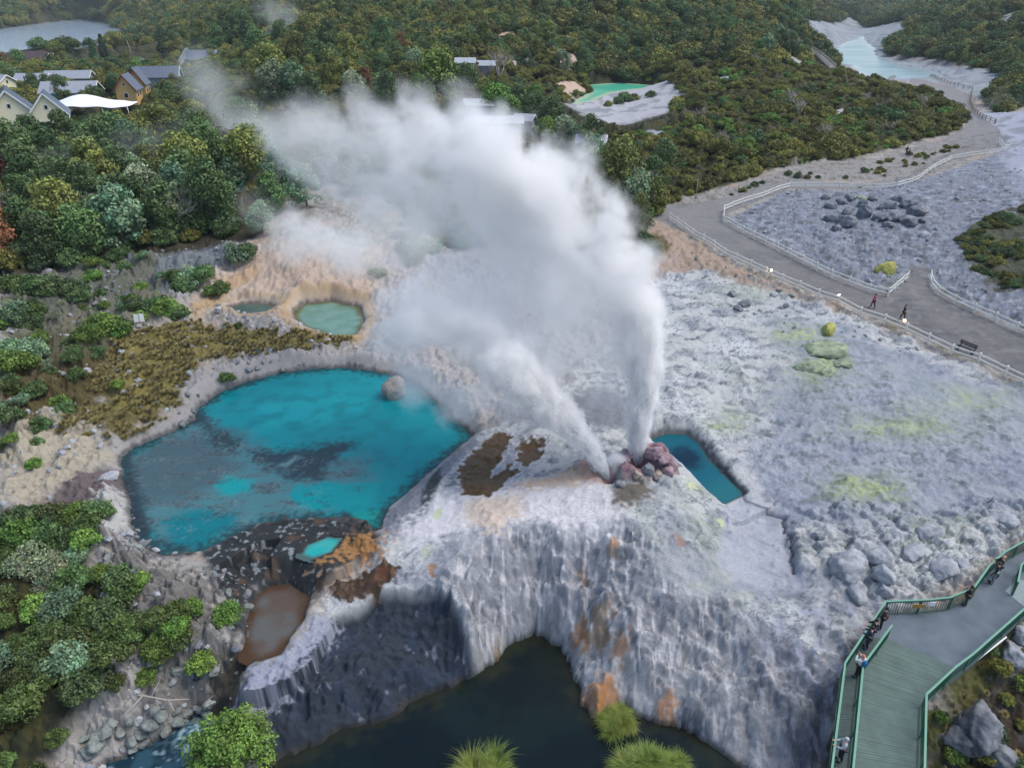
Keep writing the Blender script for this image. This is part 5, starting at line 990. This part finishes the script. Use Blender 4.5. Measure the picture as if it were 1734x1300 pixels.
# ------------------------------------------------------------------ village
M_roofs = {'slate': plain('slate grey roof', (92,102,116), .6, .1, 2), 'tin': plain('pale tin roof', (142,148,156), .5, .12, 2), 'maroon': plain('maroon roof', (74,58,62), .7), 'light': plain('white roof', (158,164,170), .5, .06, 2)}
M_walls = {'cream': plain('cream wall', (226,218,186), .7, .06), 'ochre': plain('ochre wall', (190,156,96), .7, .06), 'white': plain('white wall', (220,222,222), .7, .05), 'grey': plain('grey wall', (140,144,146), .7, .06), 'green': plain('green wall', (70,150,120), .7, .05)}
M_glass = plain('dark window glass', (34,38,46), .15); M_trim = plain('barge boards', (120,44,36), .6)
def house(px, py, rz, w, l, h, rise, wall, roof, label, z=0, eave=.5, win=True, trim=None, at=None):
    g = G(px, py) if at is None else at; t = tag(empty('house', (g[0], g[1], g[2]+z), math.radians(rz)), label, 'house', 'houses of the village'); a, b = w/2, l/2
    V = [(-a, -b, -1), (a, -b, -1), (a, b, -1), (-a, b, -1), (-a, -b, h), (a, -b, h), (a, b, h), (-a, b, h), (0, -b, h+rise), (0, b, h+rise)]
    MB().add(V, [(0, 1, 5, 8, 4), (2, 3, 7, 9, 6), (1, 2, 6, 5), (3, 0, 4, 7)]).build('wall', M_walls[wall], t)
    k = rise/a; e = eave; r = MB()
    for s in (-1, 1):
        o1 = (s*(a+e), -b-e, h-k*e+.06), (0, -b-e, h+rise+.06), (0, b+e, h+rise+.06), (s*(a+e), b+e, h-k*e+.06); V = list(o1)+[(x, y, z+.16) for x, y, z in o1]
        r.add(V, [(3, 2, 1, 0), (4, 5, 6, 7), (0, 1, 5, 4), (1, 2, 6, 5), (2, 3, 7, 6), (3, 0, 4, 7)])
        n = int(l/.9); [r.bar((s*(a+e)*.99, -b-e+(l+2*e)*(i+.5)/n, h-k*e+.24), (0, -b-e+(l+2*e)*(i+.5)/n, h+rise+.24), .06, .05) for i in range(n)]
    ro = r.build('roof', M_roofs[roof], t)
    m = MB(); [m.bar((s*(a+e), -b-e-.06, h-k*e+.06), (0, -b-e-.06, h+rise+.1), .08, .3) for s in (-1, 1)]; m.build('bargeboard', M_trim if trim else M_white, t)
    if win:
        for x in ((-.22*w, .22*w) if w > 6 else (0,)):
            f = MB().box((x, -b-.03, h*.5), (1.1, .1, 1.3)).build('window', M_white, t); MB().box((x, -b-.09, h*.5), (.9, .06, 1.1)).build('pane', M_glass, f)
        f = MB().box((0, -b-.03, h+rise*.35), (.7, .1, .9)).build('window', M_white, t); MB().box((0, -b-.09, h+rise*.35), (.55, .06, .75)).build('pane', M_glass, f)
        for y in (-.2*l, .2*l): f = MB().box((a+.03, y, h*.5), (.1, 1.2, 1.2)).build('window', M_white, t); MB().box((a+.09, y, h*.5), (.06, 1, 1)).build('pane', M_glass, f)
    return t
HS = [(30,222,32,9,11,4.2,4.6,'cream','slate','cream house with steep slate roof at the left edge'),(92,222,28,7.5,8,4,4.2,'cream','slate','smaller cream gabled house left of the white tent'),(-8,162,75,9,12,3,2.6,'cream','tin','grey roofed house cut by the left edge, above the cream gables'),
 (122,146,98,6,13,2.6,1.8,'grey','tin','long low shed with pale tin roof'),(62,150,95,6,9,2.6,1.6,'white','tin','low pale roofed shed beside the trees left of the long shed'),(126,172,100,8,14,2.8,2.4,'green','tin','wide tin roofed hall with green side wall'),
 (222,170,12,5,7,3.2,3.4,'ochre','slate','ochre gabled house with slate roof right of the tent'),(240,165,12,4.5,6,4.2,3.6,'ochre','slate','taller narrow ochre gable against the long slate roof'),(272,152,100,6,13,4,2.6,'grey','slate','long slate roofed building behind the ochre gables'),
 (322,118,20,6,7,3.8,3.8,'white','slate','white gabled grey roofed house high above the grove'),(346,116,100,6,10,3.4,2.8,'grey','slate','grey roofed wing beside the high white gable'),(70,112,80,8,12,3.2,2.4,'cream','maroon','cream house with dark maroon roof near the lake')]
for h_ in HS: house(*h_, trim='ochre' in h_[7])
for px, py, rz, w, l, lab in ((810,226,80,4,5,'low white roofed building half hidden by steam'),(858,228,95,4,6,'wide white roofed building above the steam crest'),(888,222,70,3,4,'small white roofed hut right of the wide one'),(908,212,60,3.5,4,'tiny white roofed hut under the bright tree'),(806,196,85,4,8,'pale shed roof just above the steam'),(788,122,90,4,5,'small pale hut on the slope right of the bright tree'),(820,126,90,3,6,'thin pale roof beside the bare slope tree'),(1000,262,80,4,5,'pale roof between trees right of the steam')):
    house(px, py, rz, w, l, 2.6, 1.0, 'grey', 'light', lab, win=False)
M_tent = plain('white canvas', (232,234,240), .6, .03)
g = G(160, 196); t = tag(empty('marquee', g, math.radians(8)), 'white stretched canopy tent between the gabled houses', 'tent'); nx, ny = 24, 12; V = []; Fq = []
for j in range(ny+1):
    for i in range(nx+1):
        u, v = i/nx*2-1, j/ny*2-1; pk = math.exp(-((u+.15)**2*2.6+v*v*2.0))+.25*math.exp(-((u-.75)**2*12+v*v*3)); V.append((u*(10.5-1.2*v*v), v*(5-.6*(1-abs(u))**2*0-.8*math.cos(u*PI*2.0)**2*.3), 2.4+2.6*pk-.15*math.cos(u*PI*3)*abs(v)**3))
for j in range(ny):
    for i in range(nx): a = j*(nx+1)+i; Fq.append((a, a+1, a+nx+2, a+nx+1))
o = MB().add(V, Fq).build('canopy', M_tent, t, True); sl = o.modifiers.new('cloth', 'SOLIDIFY'); sl.thickness = .05
for x in (-10, -4, 4, 10): MB().tube([(x, -4.6, -.5), (x*.98, -4.5, 2.5)], .08, 6).build('pole', M_white, t, True)
# ------------------------------------------------------------------ rocks
def rock_mat(name, c1, c2, c3): 
    m, nt, b = new_mat(name); no = N(nt, 'ShaderNodeTexNoise', Scale=1.6, Detail=7.0, Roughness=.65); ge = N(nt, 'ShaderNodeNewGeometry'); nt.links.new(ge.outputs['Position'], no.inputs['Vector'])
    cr = N(nt, 'ShaderNodeValToRGB'); e = cr.color_ramp.elements; e[0].position = .3; e[0].color = (*lin(c1), 1); e[1].position = .72; e[1].color = (*lin(c3), 1); q = e.new(.5); q.color = (*lin(c2), 1)
    nt.links.new(no.outputs['Fac'], cr.inputs[0]); nt.links.new(cr.outputs[0], b.inputs['Base Color']); b.inputs['Roughness'].default_value = .9; b.inputs['Specular IOR Level'].default_value = .2
    n2 = N(nt, 'ShaderNodeTexNoise', Scale=6., Detail=6.0); nt.links.new(ge.outputs['Position'], n2.inputs['Vector']); bp = N(nt, 'ShaderNodeBump', Strength=.6, Distance=.08); nt.links.new(n2.outputs['Fac'], bp.inputs['Height']); nt.links.new(bp.outputs['Normal'], b.inputs['Normal']); return m
M_rock = {'grey': rock_mat('grey rock', (82,85,90), (114,118,123), (146,149,152)), 'brown': rock_mat('brown grey rock', (100,88,80), (146,134,124), (180,170,160)), 'pale': rock_mat('pale sinter rock', (118,122,128), (150,153,157), (176,178,180)),
  'sulphur': rock_mat('sulphur coated rock', (92,98,90), (140,152,124), (172,182,152)), 'yellow': rock_mat('yellow crusted rock', (104,100,60), (150,150,82), (180,178,110)), 'bank': rock_mat('greenish bank stone', (80,86,84), (118,124,120), (152,158,152)), 'pink': rock_mat('pink geyserite', (104,90,93), (140,118,124), (170,152,155))}
def rock(px, py, r, mat, label, seed, sq=.8, flat=1., z=None, group=None, name='boulder', facets=5):
    g = G(px, py) if z is None else at_z(px, py, z); bm = bmesh.new(); bmesh.ops.create_icosphere(bm, subdivisions=4, radius=1); r_ = np.random.default_rng(seed); pl = r_.normal(size=(facets+9, 3)); pl /= np.linalg.norm(pl, axis=1)[:, None]; cut = .62+.3*r_.random(facets+9)
    co = np.array([v.co for v in bm.verts]); d = co @ pl.T; s = np.minimum(1, (cut[None]/np.maximum(d, 1e-3)).min(1)); co = co*s[:, None]
    co *= (1+.16*fbm(co[:, 0]*2+seed, co[:, 1]*2+co[:, 2]*1.7, 4)+.09*fbm(co[:, 0]*6+seed+co[:, 2]*5, co[:, 1]*6, 3)+.06*(ridge(co[:, 0]*3+seed, co[:, 1]*3+co[:, 2]*3, 2)-.6))[:, None]; co *= np.array((1, sq, flat))*r
    for v, c in zip(bm.verts, co): v.co = c
    me = bpy.data.meshes.new(name); bm.to_mesh(me); bm.free(); me.polygons.foreach_set('use_smooth', [True]*len(me.polygons)); me.materials.append(M_rock[mat]); o = link(bpy.data.objects.new(name, me))
    o.location = (g[0], g[1], g[2]+r*flat*(.35 if mat in ('grey', 'brown', 'bank', 'yellow') else .05)); o.rotation_euler = (r_.uniform(-.25, .25), r_.uniform(-.25, .25), r_.uniform(0, 6)); return tag(o, label, 'rock', group)
rock(668, 670, 1.3, 'brown', 'single brown grey boulder standing in the blue pool', 3, .85, 1.25, z=-1)
sd_ = 10
for px, py, r, sq, fz, m in ((1405,352,.9,.8,.6,'grey'),(1425,345,.8,.8,.6,'grey'),(1410,376,1.0,.8,.7,'grey'),(1432,383,1.1,.75,.9,'grey'),(1417,390,.6,.8,.8,'grey'),(1432,362,.7,.8,.7,'grey'),(1462,350,.8,.8,.8,'grey'),(1463,366,1.0,.7,1.,'grey'),(1459,338,.9,.8,.6,'sulphur'),(1490,372,1.0,.85,.55,'grey'),(1502,354,1.2,.7,.6,'grey'),(1515,372,1.1,.8,.6,'grey'),(1540,352,1.2,.8,.7,'grey'),(1552,362,1.3,.8,.6,'grey'),(1536,376,1.2,.8,.5,'grey'),(1505,384,.8,.8,.6,'grey'),(1440,338,.9,.9,.5,'grey'),(1478,340,.7,.8,.7,'grey'),(1520,340,.9,.8,.6,'grey'),(1560,376,.7,.8,.6,'grey'),(1567,402,.8,.8,.8,'pale'),(1398,336,.8,.8,.5,'grey')):
    sd_ += 1; rock(px, py, r*1.35, m, 'angular grey rock in the pile on the fenced basin' if m == 'grey' else ('sulphur yellow rock on top of the basin rock pile' if m == 'sulphur' else 'pale rounded stone at the right foot of the basin rock pile'), sd_, sq, fz, group='rocks of the basin pile' if m == 'grey' else None)
for px, py, r, sq, fz, m, l in ((1395,592,2.2,.8,.30,'sulphur','broad yellow green sulphur slab on the white flat'),(1372,622,1.7,.6,.32,'sulphur','sulphur slab below the broad one, left of the black gap'),(1424,616,1.2,.8,.4,'sulphur','small sulphur boulder right of the black gap'),(1399,634,.8,.8,.7,'sulphur','round grey green stone in the black gap under the slabs'),(1496,462,1.5,.7,.8,'yellow','yellow crusted upright rock inside the path fence'),(1470,478,.6,.8,1.,'pale','pale stone beside the yellow crusted rock'),
  (1402,562,1.0,.8,.7,'yellow','dark yellow crusted vent rock above the sulphur slab'),(1262,518,.9,.7,.6,'grey','grey rock at the slope foot below the path'),(1250,524,.6,.8,.6,'grey','smaller grey rock left of the slope foot rock'),(1240,500,.7,.8,.6,'grey','dark grey stone above the slope foot rocks'),(1310,500,.7,.8,.5,'pale','pale flat stone under the long fence'),
  (1438,965,1.6,.9,.75,'pale','large pale boulder left of the railing corner'),(1488,948,1.1,.8,.8,'pale','pale boulder touching the large one'),(1496,975,.9,.8,.7,'pale','low pale boulder between the large one and the railing'),(1596,964,1.1,.8,.6,'pale','rounded pale boulder under the long railing bend'),(1625,955,.7,.8,.6,'pale','small pale boulder beside the rounded one'),(1545,935,1.1,.6,.3,'pale','cracked pale slab above the rounded boulder'),(1500,1003,.7,.7,.7,'pale','pale block at the railing corner'),(1452,1003,1.0,.7,.6,'pale','pale rock below the large boulder'),(1572,905,1.1,.6,.6,'pale','upright pale slab beside the dark cleft'),(1700,880,1.0,.9,.6,'pale','pale hump near the right edge above the railing'),
  (1712,1110,1.0,.8,.9,'pale','white angular boulder under the bank side railing'),(1655,1243,1.8,.75,.8,'grey','big grey boulder on the mossy slope'),(1630,1262,1.1,.8,.8,'grey','grey boulder left of the big slope one'),(1728,1075,.7,.8,.8,'pale','pale boulder at the right edge under the railing'),(1690,1290,1.0,.8,.8,'grey','grey boulder low on the mossy slope'),

  (185,808,.9,.8,.4,'pale','flat white rock islet at the left end of the blue pool')):
    sd_ += 1
    if r > .2: rock(px, py, r, m, l, sd_, sq, fz)
for i, (px, py, r) in enumerate(((255,1228,.8),(273,1214,.7),(300,1222,.75),(318,1208,.55),(355,1193,.6),(282,1240,.5),(240,1245,.55),(178,1240,.8),(165,1258,.9),(190,1226,.6),(150,1276,.7),(225,1256,.6),(205,1240,.5),(340,1204,.45),(300,1205,.4),(262,1205,.45),(220,1222,.45),(140,1255,.5),(330,1224,.4),(246,1262,.5))):
    rock(px, py, r*.78, 'bank', 'greenish grey stone on the stream bank at lower left', 200+i, .8, .6, group='stream bank stones')
for i, (px, py, r, m, l) in enumerate(((1108,768,.85,'pink','large pink knob right of the upright jet'),(1126,780,.75,'pink','pink knob at the right shoulder of the geyser rock'),(1092,764,.5,'pink','small pink knob close behind the upright jet base'),(1060,776,.55,'pink','pink lump behind the upright jet, left side'),(1098,798,.6,'grey','grey lump in front of the upright jet'),(1130,798,.65,'pink','rough pink lump at the front right of the geyser rock'),(1112,806,.5,'brown','brown grey lump at the front of the geyser rock'),(1078,806,.4,'brown','small brown lump between the two vents'),(1050,822,.45,'grey','grey lump in front of the slanting jet'),(1140,790,.45,'pink','small pink lump at the right end of the geyser rock'))):
    rock(px, py, r, m, l, 300+i, .9, .7, name='geyserite_knob', facets=16)
RUB = [rock(px, py, .5, m, l, 400+i, .8, .7) for i, (px, py, m, l) in enumerate(((215,905,'pale','small pale stone on the shore left of the blue pool'),(120,600,'pale','pale stone in the moss at far left'),(300,1140,'bank','small greenish stone on the bank above the stream'),(1330,520,'grey','small grey stone below the long fence')))]
R1_ = scatter(GP([(-40,450),(395,410),(420,440),(330,500),(560,560),(640,600),(640,625),(420,640),(330,690),(205,765),(60,870),(-40,870)]), .62, 81, lambda x, y: fbm(x*.25, y*.25, 4)+.35*fbm(x*1.5, y*1.5, 3) > .1)
R2_ = scatter(GP([(150,880),(230,820),(262,930),(335,950),(420,980),(420,1100),(380,1215),(250,1275),(60,1315),(200,1150),(150,1000)]), .42, 82, lambda x, y: fbm(x*.4, y*.4, 4)+.35*fbm(x*1.5, y*1.5, 3) > .05)
R3_ = scatter(GP([(1090,480),(1180,420),(1300,488),(1420,528),(1600,600),(1400,600),(1280,540)]), .8, 83, lambda x, y: fbm(x*.3, y*.3, 4) > .15)+scatter(GP([(1228,372),(1335,325),(1600,292),(1734,245),(1734,540),(1580,480),(1500,495),(1400,460)]), 1.1, 84, lambda x, y: fbm(x*.16, y*.16, 4) > .08)
stuff_scatter('rubble', 'pale broken stones strewn over the bare banks', R1_+R2_+R3_, RUB, lambda x, y, r: .16+.75*r.random(len(x))**3, 85); bpy.data.objects['rubble']['category'] = 'rubble'
g = G(250, 1190); t = MB(); rd = random.Random(4)
t.tube([(-1.2, .3, .25), (-.2, .1, .5), (1.3, -.1, .35), (2.4, .1, .2)], [.05, .06, .05, .02], 6); t.tube([(-.2, .1, .5), (-.5, -.6, .4), (-1.1, -1.2, .15)], [.05, .04, .02], 5); t.tube([(1.3, -.1, .35), (1.9, -.7, .2)], [.04, .02], 5); t.tube([(.3, .1, .45), (.5, .9, .8)], [.04, .015], 5)
o = t.build('fallen_branch', M_dead, None, True); o.location = g; tag(o, 'bleached fallen branch lying on the stream bank', 'branch')

# ------------------------------------------------------------------ people
M_skin = plain('skin', (196,150,124), .6, .05); M_hair = plain('dark hair', (36,28,24), .6)
def cloth(c): return plain('cloth', c, .85, .12, 12)
def skin_mesh(name, V, E, Rr, mat, parent=None, root=0, sub=1):
    me = bpy.data.meshes.new(name); me.from_pydata(V, E, []); o = bpy.data.objects.new(name, me); link(o, parent); me.materials.append(mat); me.skin_vertices or None
    sk = o.modifiers.new('skin', 'SKIN'); sk.use_smooth_shade = True
    if not me.skin_vertices: me.attributes and None
    ld = me.skin_vertices[0].data
    for i, r in enumerate(Rr): ld[i].radius = r if isinstance(r, tuple) else (r, r); ld[i].use_root = (i == root)
    s = o.modifiers.new('sub', 'SUBSURF'); s.levels = sub; s.render_levels = sub; return o
def person(x, y, z, face, label, top, legs, hair=M_hair, pose='stand', H=1.72, hood=False, bag=None, group=None, hold=None):
    k = H/1.72; up = []; E = []; Rr = []
    J = {'pel': (0, 0, .95), 'spi': (0, .01, 1.14), 'che': (0, 0, 1.34), 'nec': (0, -.01, 1.47), 'hea': (0, .02, 1.58), 'cro': (0, .01, 1.68)}
    for s, n in ((-1, 'l'), (1, 'r')):
        st_ = {'walk': .22*s, 'stand': .03*s, 'lean': .05*s, 'crouch': 0, 'photo': .04*s}[pose]
        J['hip'+n] = (.09*s, 0, .90); J['kne'+n] = (.10*s, st_*.6+.02, .50); J['ank'+n] = (.10*s, st_-.03, .09); J['toe'+n] = (.11*s, st_+.14, .03)
        J['sho'+n] = (.17*s, 0, 1.40)
        if pose == 'photo': J['elb'+n] = (.25*s, .16, 1.22); J['wri'+n] = (.09*s, .27, 1.46); J['han'+n] = (.06*s, .28, 1.54)
        elif pose == 'lean': J['elb'+n] = (.24*s, .14, 1.16); J['wri'+n] = (.16*s, .36, 1.12); J['han'+n] = (.14*s, .44, 1.13)
        elif pose == 'walk': J['elb'+n] = (.23*s, -.10*s, 1.13); J['wri'+n] = (.22*s, -.16*s+.08, .90); J['han'+n] = (.22*s, -.18*s+.10, .82)
        else: J['elb'+n] = (.23*s, .0, 1.12); J['wri'+n] = (.22*s, .07, .88); J['han'+n] = (.21*s, .09, .80)
    if pose == 'crouch':
        for a in list(J):
            px, py, pz = J[a]; 
            if a[:3] in ('pel', 'hip'): J[a] = (px, -.1, pz-.45)
            elif a[:3] == 'kne': J[a] = (px, .22, .48)
            elif a[:3] in ('ank', 'toe'): pass
            else: t = (pz-.95); J[a] = (px, py+t*.6-.05, .52+t*.85)
    nm = list(J); V = [tuple(np.array(J[a])*k) for a in nm]; ix = {a: i for i, a in enumerate(nm)}
    R0 = {'pel': (.14, .11), 'spi': (.125, .10), 'che': (.15, .105), 'nec': .055, 'hea': (.078, .095), 'cro': (.06, .07), 'hip': .085, 'kne': .058, 'ank': .042, 'toe': .036, 'sho': .062, 'elb': .045, 'wri': .03, 'han': (.035, .02)}
    Rr = [R0[a[:3]] for a in nm]; E = [(ix[a], ix[b]) for a, b in (('pel', 'spi'), ('spi', 'che'), ('che', 'nec'), ('nec', 'hea'), ('hea', 'cro'))]
    for n in 'lr': E += [(ix[a+n] if a not in ix else ix[a], ix[b+n]) for a, b in (('pel', 'hip'), ('hip', 'kne'), ('kne', 'ank'), ('ank', 'toe'), ('che', 'sho'), ('sho', 'elb'), ('elb', 'wri'), ('wri', 'han'))]
    V = [list(v) for v in V]
    for n, s in (('l', -1), ('r', 1)):
        h = np.array(J['han'+n])*k; w = np.array(J['wri'+n])*k; d = (h-w)/np.linalg.norm(h-w)
        for f in range(5):
            off = np.array(((f-2)*.017, 0, 0)) if f else np.array((-s*.035, .01, 0)); L = (.045, .07, .08, .075, .06)[f]
            V.append(list(h+off*.8+d*L*.5)); V.append(list(h+off+d*L*.95+np.array((0, .015, -.005)))); E += [(ix['han'+n], len(V)-2), (len(V)-2, len(V)-1)]; Rr += [.009, .007]
    o = skin_mesh('person', V, E, Rr, M_skin, None, 0); o.location = (x, y, z); o.rotation_euler = (0, 0, face)
    def g(names, extra, name, m):
        vi = [a for a in names]; VV = [tuple(np.array(J[a])*k) for a in vi]; id_ = {a: i for i, a in enumerate(vi)}; EE = []
        for a, b in E[:21]:
            if nm[a] in id_ and nm[b] in id_: EE.append((id_[nm[a]], id_[nm[b]]))
        RR = [tuple(q*1.12+extra for q in (R0[a[:3]] if isinstance(R0[a[:3]], tuple) else (R0[a[:3]],)*2)) for a in vi]; return skin_mesh(name, VV, EE, RR, m, o)
    g(['pel', 'spi', 'che']+[a+n for n in 'lr' for a in ('sho', 'elb', 'wri')], .018, 'jacket', top); g(['pel']+[a+n for n in 'lr' for a in ('hip', 'kne', 'ank')], .012, 'trousers', legs)
    hx = np.array(J['hea'])*k; hd = MB(); hd.ball(hx+(0, -.022, .035), (.098, .112, .115), 10, 7); hd.build('hood' if hood else 'hair', top if hood else hair, o, True)
    MB().ball(hx+(0, .105, -.005), (.014, .022, .02), 6, 4).build('nose', M_skin, o, True)
    for s, n in ((-1, 'l'), (1, 'r')): MB().ball(np.array(J['toe'+n])*k+(0, -.05, .015), (.05, .14, .05), 8, 5).build('shoe', M_black, o, True)
    if bag is not None: MB().ball(np.array(J['che'])*k+(0, -.19, -.08), (.15, .11, .24), 10, 7).build('backpack' if bag[1] == 'back' else 'bag', bag[0], o, True) if bag[1] == 'back' else MB().ball(np.array((.28, .02, .78))*k, (.09, .2, .17), 10, 7).build('bag', bag[0], o, True)
    return tag(o, label, 'person', group)
dk, nv, wt = cloth((30,32,36)), cloth((34,42,66)), cloth((226,226,224)); hz = lambda px, py, z=0: at_z(px, py, z)
def at_deck(px, py, face, *a, **k): p = hz(px, py, 0); return person(p[0], p[1], 0, face, *a, **k)
at_deck(1421, 1287, math.radians(70), 'person in pale grey hooded top leaning on the left railing', cloth((168,172,176)), cloth((36,40,56)), pose='lean', hood=True)
p = at_deck(1450, 1146, math.radians(20), 'person in white shirt with blue backpack holding a camera up', wt, cloth((32,32,34)), cloth((190,120,100)), 'photo', bag=(cloth((30,96,150)), 'back'))
q = np.array(p.location); a = math.radians(20); t = MB().box((0, 0, 0), (.14, .07, .09)).tube([(0, .03, 0), (0, .11, 0)], [.035, .035], 8).build('camera_body', M_black, None); t.location = (q[0]-.33*math.sin(a), q[1]+.33*math.cos(a), q[2]+1.56); t.rotation_euler = (0, 0, a); t.name = 'hand_camera'; tag(t, 'black camera held up by the person in white', 'camera')
at_deck(1466, 1097, math.radians(50), 'person in navy clothes standing at the railing behind the photographer', nv, nv, pose='lean')
at_deck(1473, 1084, math.radians(60), 'person in dark coat and cap just beyond the navy one', dk, nv, pose='lean')
at_deck(1490, 1064, math.radians(40), 'person in dark coat carrying a red bag near the railing corner', cloth((44,36,38)), dk, bag=(cloth((190,28,52)), 'side'))
at_deck(1634, 1024, math.radians(35), 'person in black and olive crouching by the long railing', dk, cloth((58,60,46)), pose='lean', H=1.55)
at_deck(1686, 976, math.radians(70), 'bald person in black with hands on the upper railing', dk, dk, M_skin, 'lean')
at_deck(1679, 987, math.radians(50), 'person in dark top and patterned trousers beside the bald one', cloth((40,44,46)), cloth((120,130,134)), cloth((70,56,40)))
g = G(1477, 522); person(*g, math.radians(75), 'person in bright pink jacket walking up the gravel path', cloth((190,28,96)), cloth((62,40,60)), pose='walk')
g = G(1527, 543); person(*g, math.radians(80), 'person in long black coat walking on the gravel path', dk, dk, pose='walk', H=1.8)
g = G(1534, 262); person(*g, math.radians(30), 'far dark clad walker on the pale upper path', dk, dk, pose='walk')
g = G(1538, 265); person(*g, math.radians(60), 'far shorter dark walker beside the first on the upper path', dk, nv, pose='walk', H=1.55)

# ------------------------------------------------------------------ light
W = bpy.data.worlds.new('World'); SC.world = W; W.use_nodes = True; nt = W.node_tree
bg = nt.nodes['Background']; sky = N(nt, 'ShaderNodeTexSky', sky_type='NISHITA'); sky.sun_disc = False
SUN_EL, SUN_AZ = math.radians(58), math.radians(85)       # azimuth from +Y towards +X
sky.sun_elevation = SUN_EL; sky.sun_rotation = SUN_AZ; sky.air_density = 1.0; sky.dust_density = 2.0; sky.ozone_density = 1.0
nt.links.new(sky.outputs['Color'], bg.inputs['Color']); bg.inputs['Strength'].default_value = .122
sun = bpy.data.objects.new('sun', bpy.data.lights.new('sun', 'SUN')); link(sun); sun.data.energy = 1.25; sun.data.angle = math.radians(35); sun.data.color = (1, .95, .88)
sd = Vector((math.sin(SUN_AZ)*math.cos(SUN_EL), math.cos(SUN_AZ)*math.cos(SUN_EL), math.sin(SUN_EL)))
sun.rotation_euler = sd.to_track_quat('Z', 'Y').to_euler(); sun.location = (0, 0, 80)
vs = SC.view_settings; vs.view_transform = 'Standard'; vs.look = 'None'; vs.exposure = EXPO if 'EXPO' in globals() else .93; vs.gamma = 1
cy = SC.cycles; cy.max_bounces = 8; cy.diffuse_bounces = 3; cy.glossy_bounces = 2; cy.transmission_bounces = 2; cy.transparent_max_bounces = 8; cy.volume_bounces = 14; cy.use_adaptive_sampling = True; cy.adaptive_threshold = .015
cy.use_denoising = True; cy.caustics_reflective = False; cy.caustics_refractive = False; cy.sample_clamp_indirect = 4

hz_ = MB().box((0, 820, 74), (2900, 1740, 170)).build('haze', None); tag(hz_, 'thin pale evening haze over the whole valley', 'haze', None, 'stuff')
mh = bpy.data.materials.new('haze air'); mh.use_nodes = True; nh = mh.node_tree; nh.nodes.remove(nh.nodes['Principled BSDF']); ph = N(nh, 'ShaderNodeVolumePrincipled'); ph.inputs['Color'].default_value = (.80, .90, .95, 1); ph.inputs['Density'].default_value = .00011; ph.inputs['Density Attribute'].default_value = ''
nh.links.new(ph.outputs[0], nh.nodes['Material Output'].inputs['Volume']); hz_.data.materials.append(mh)
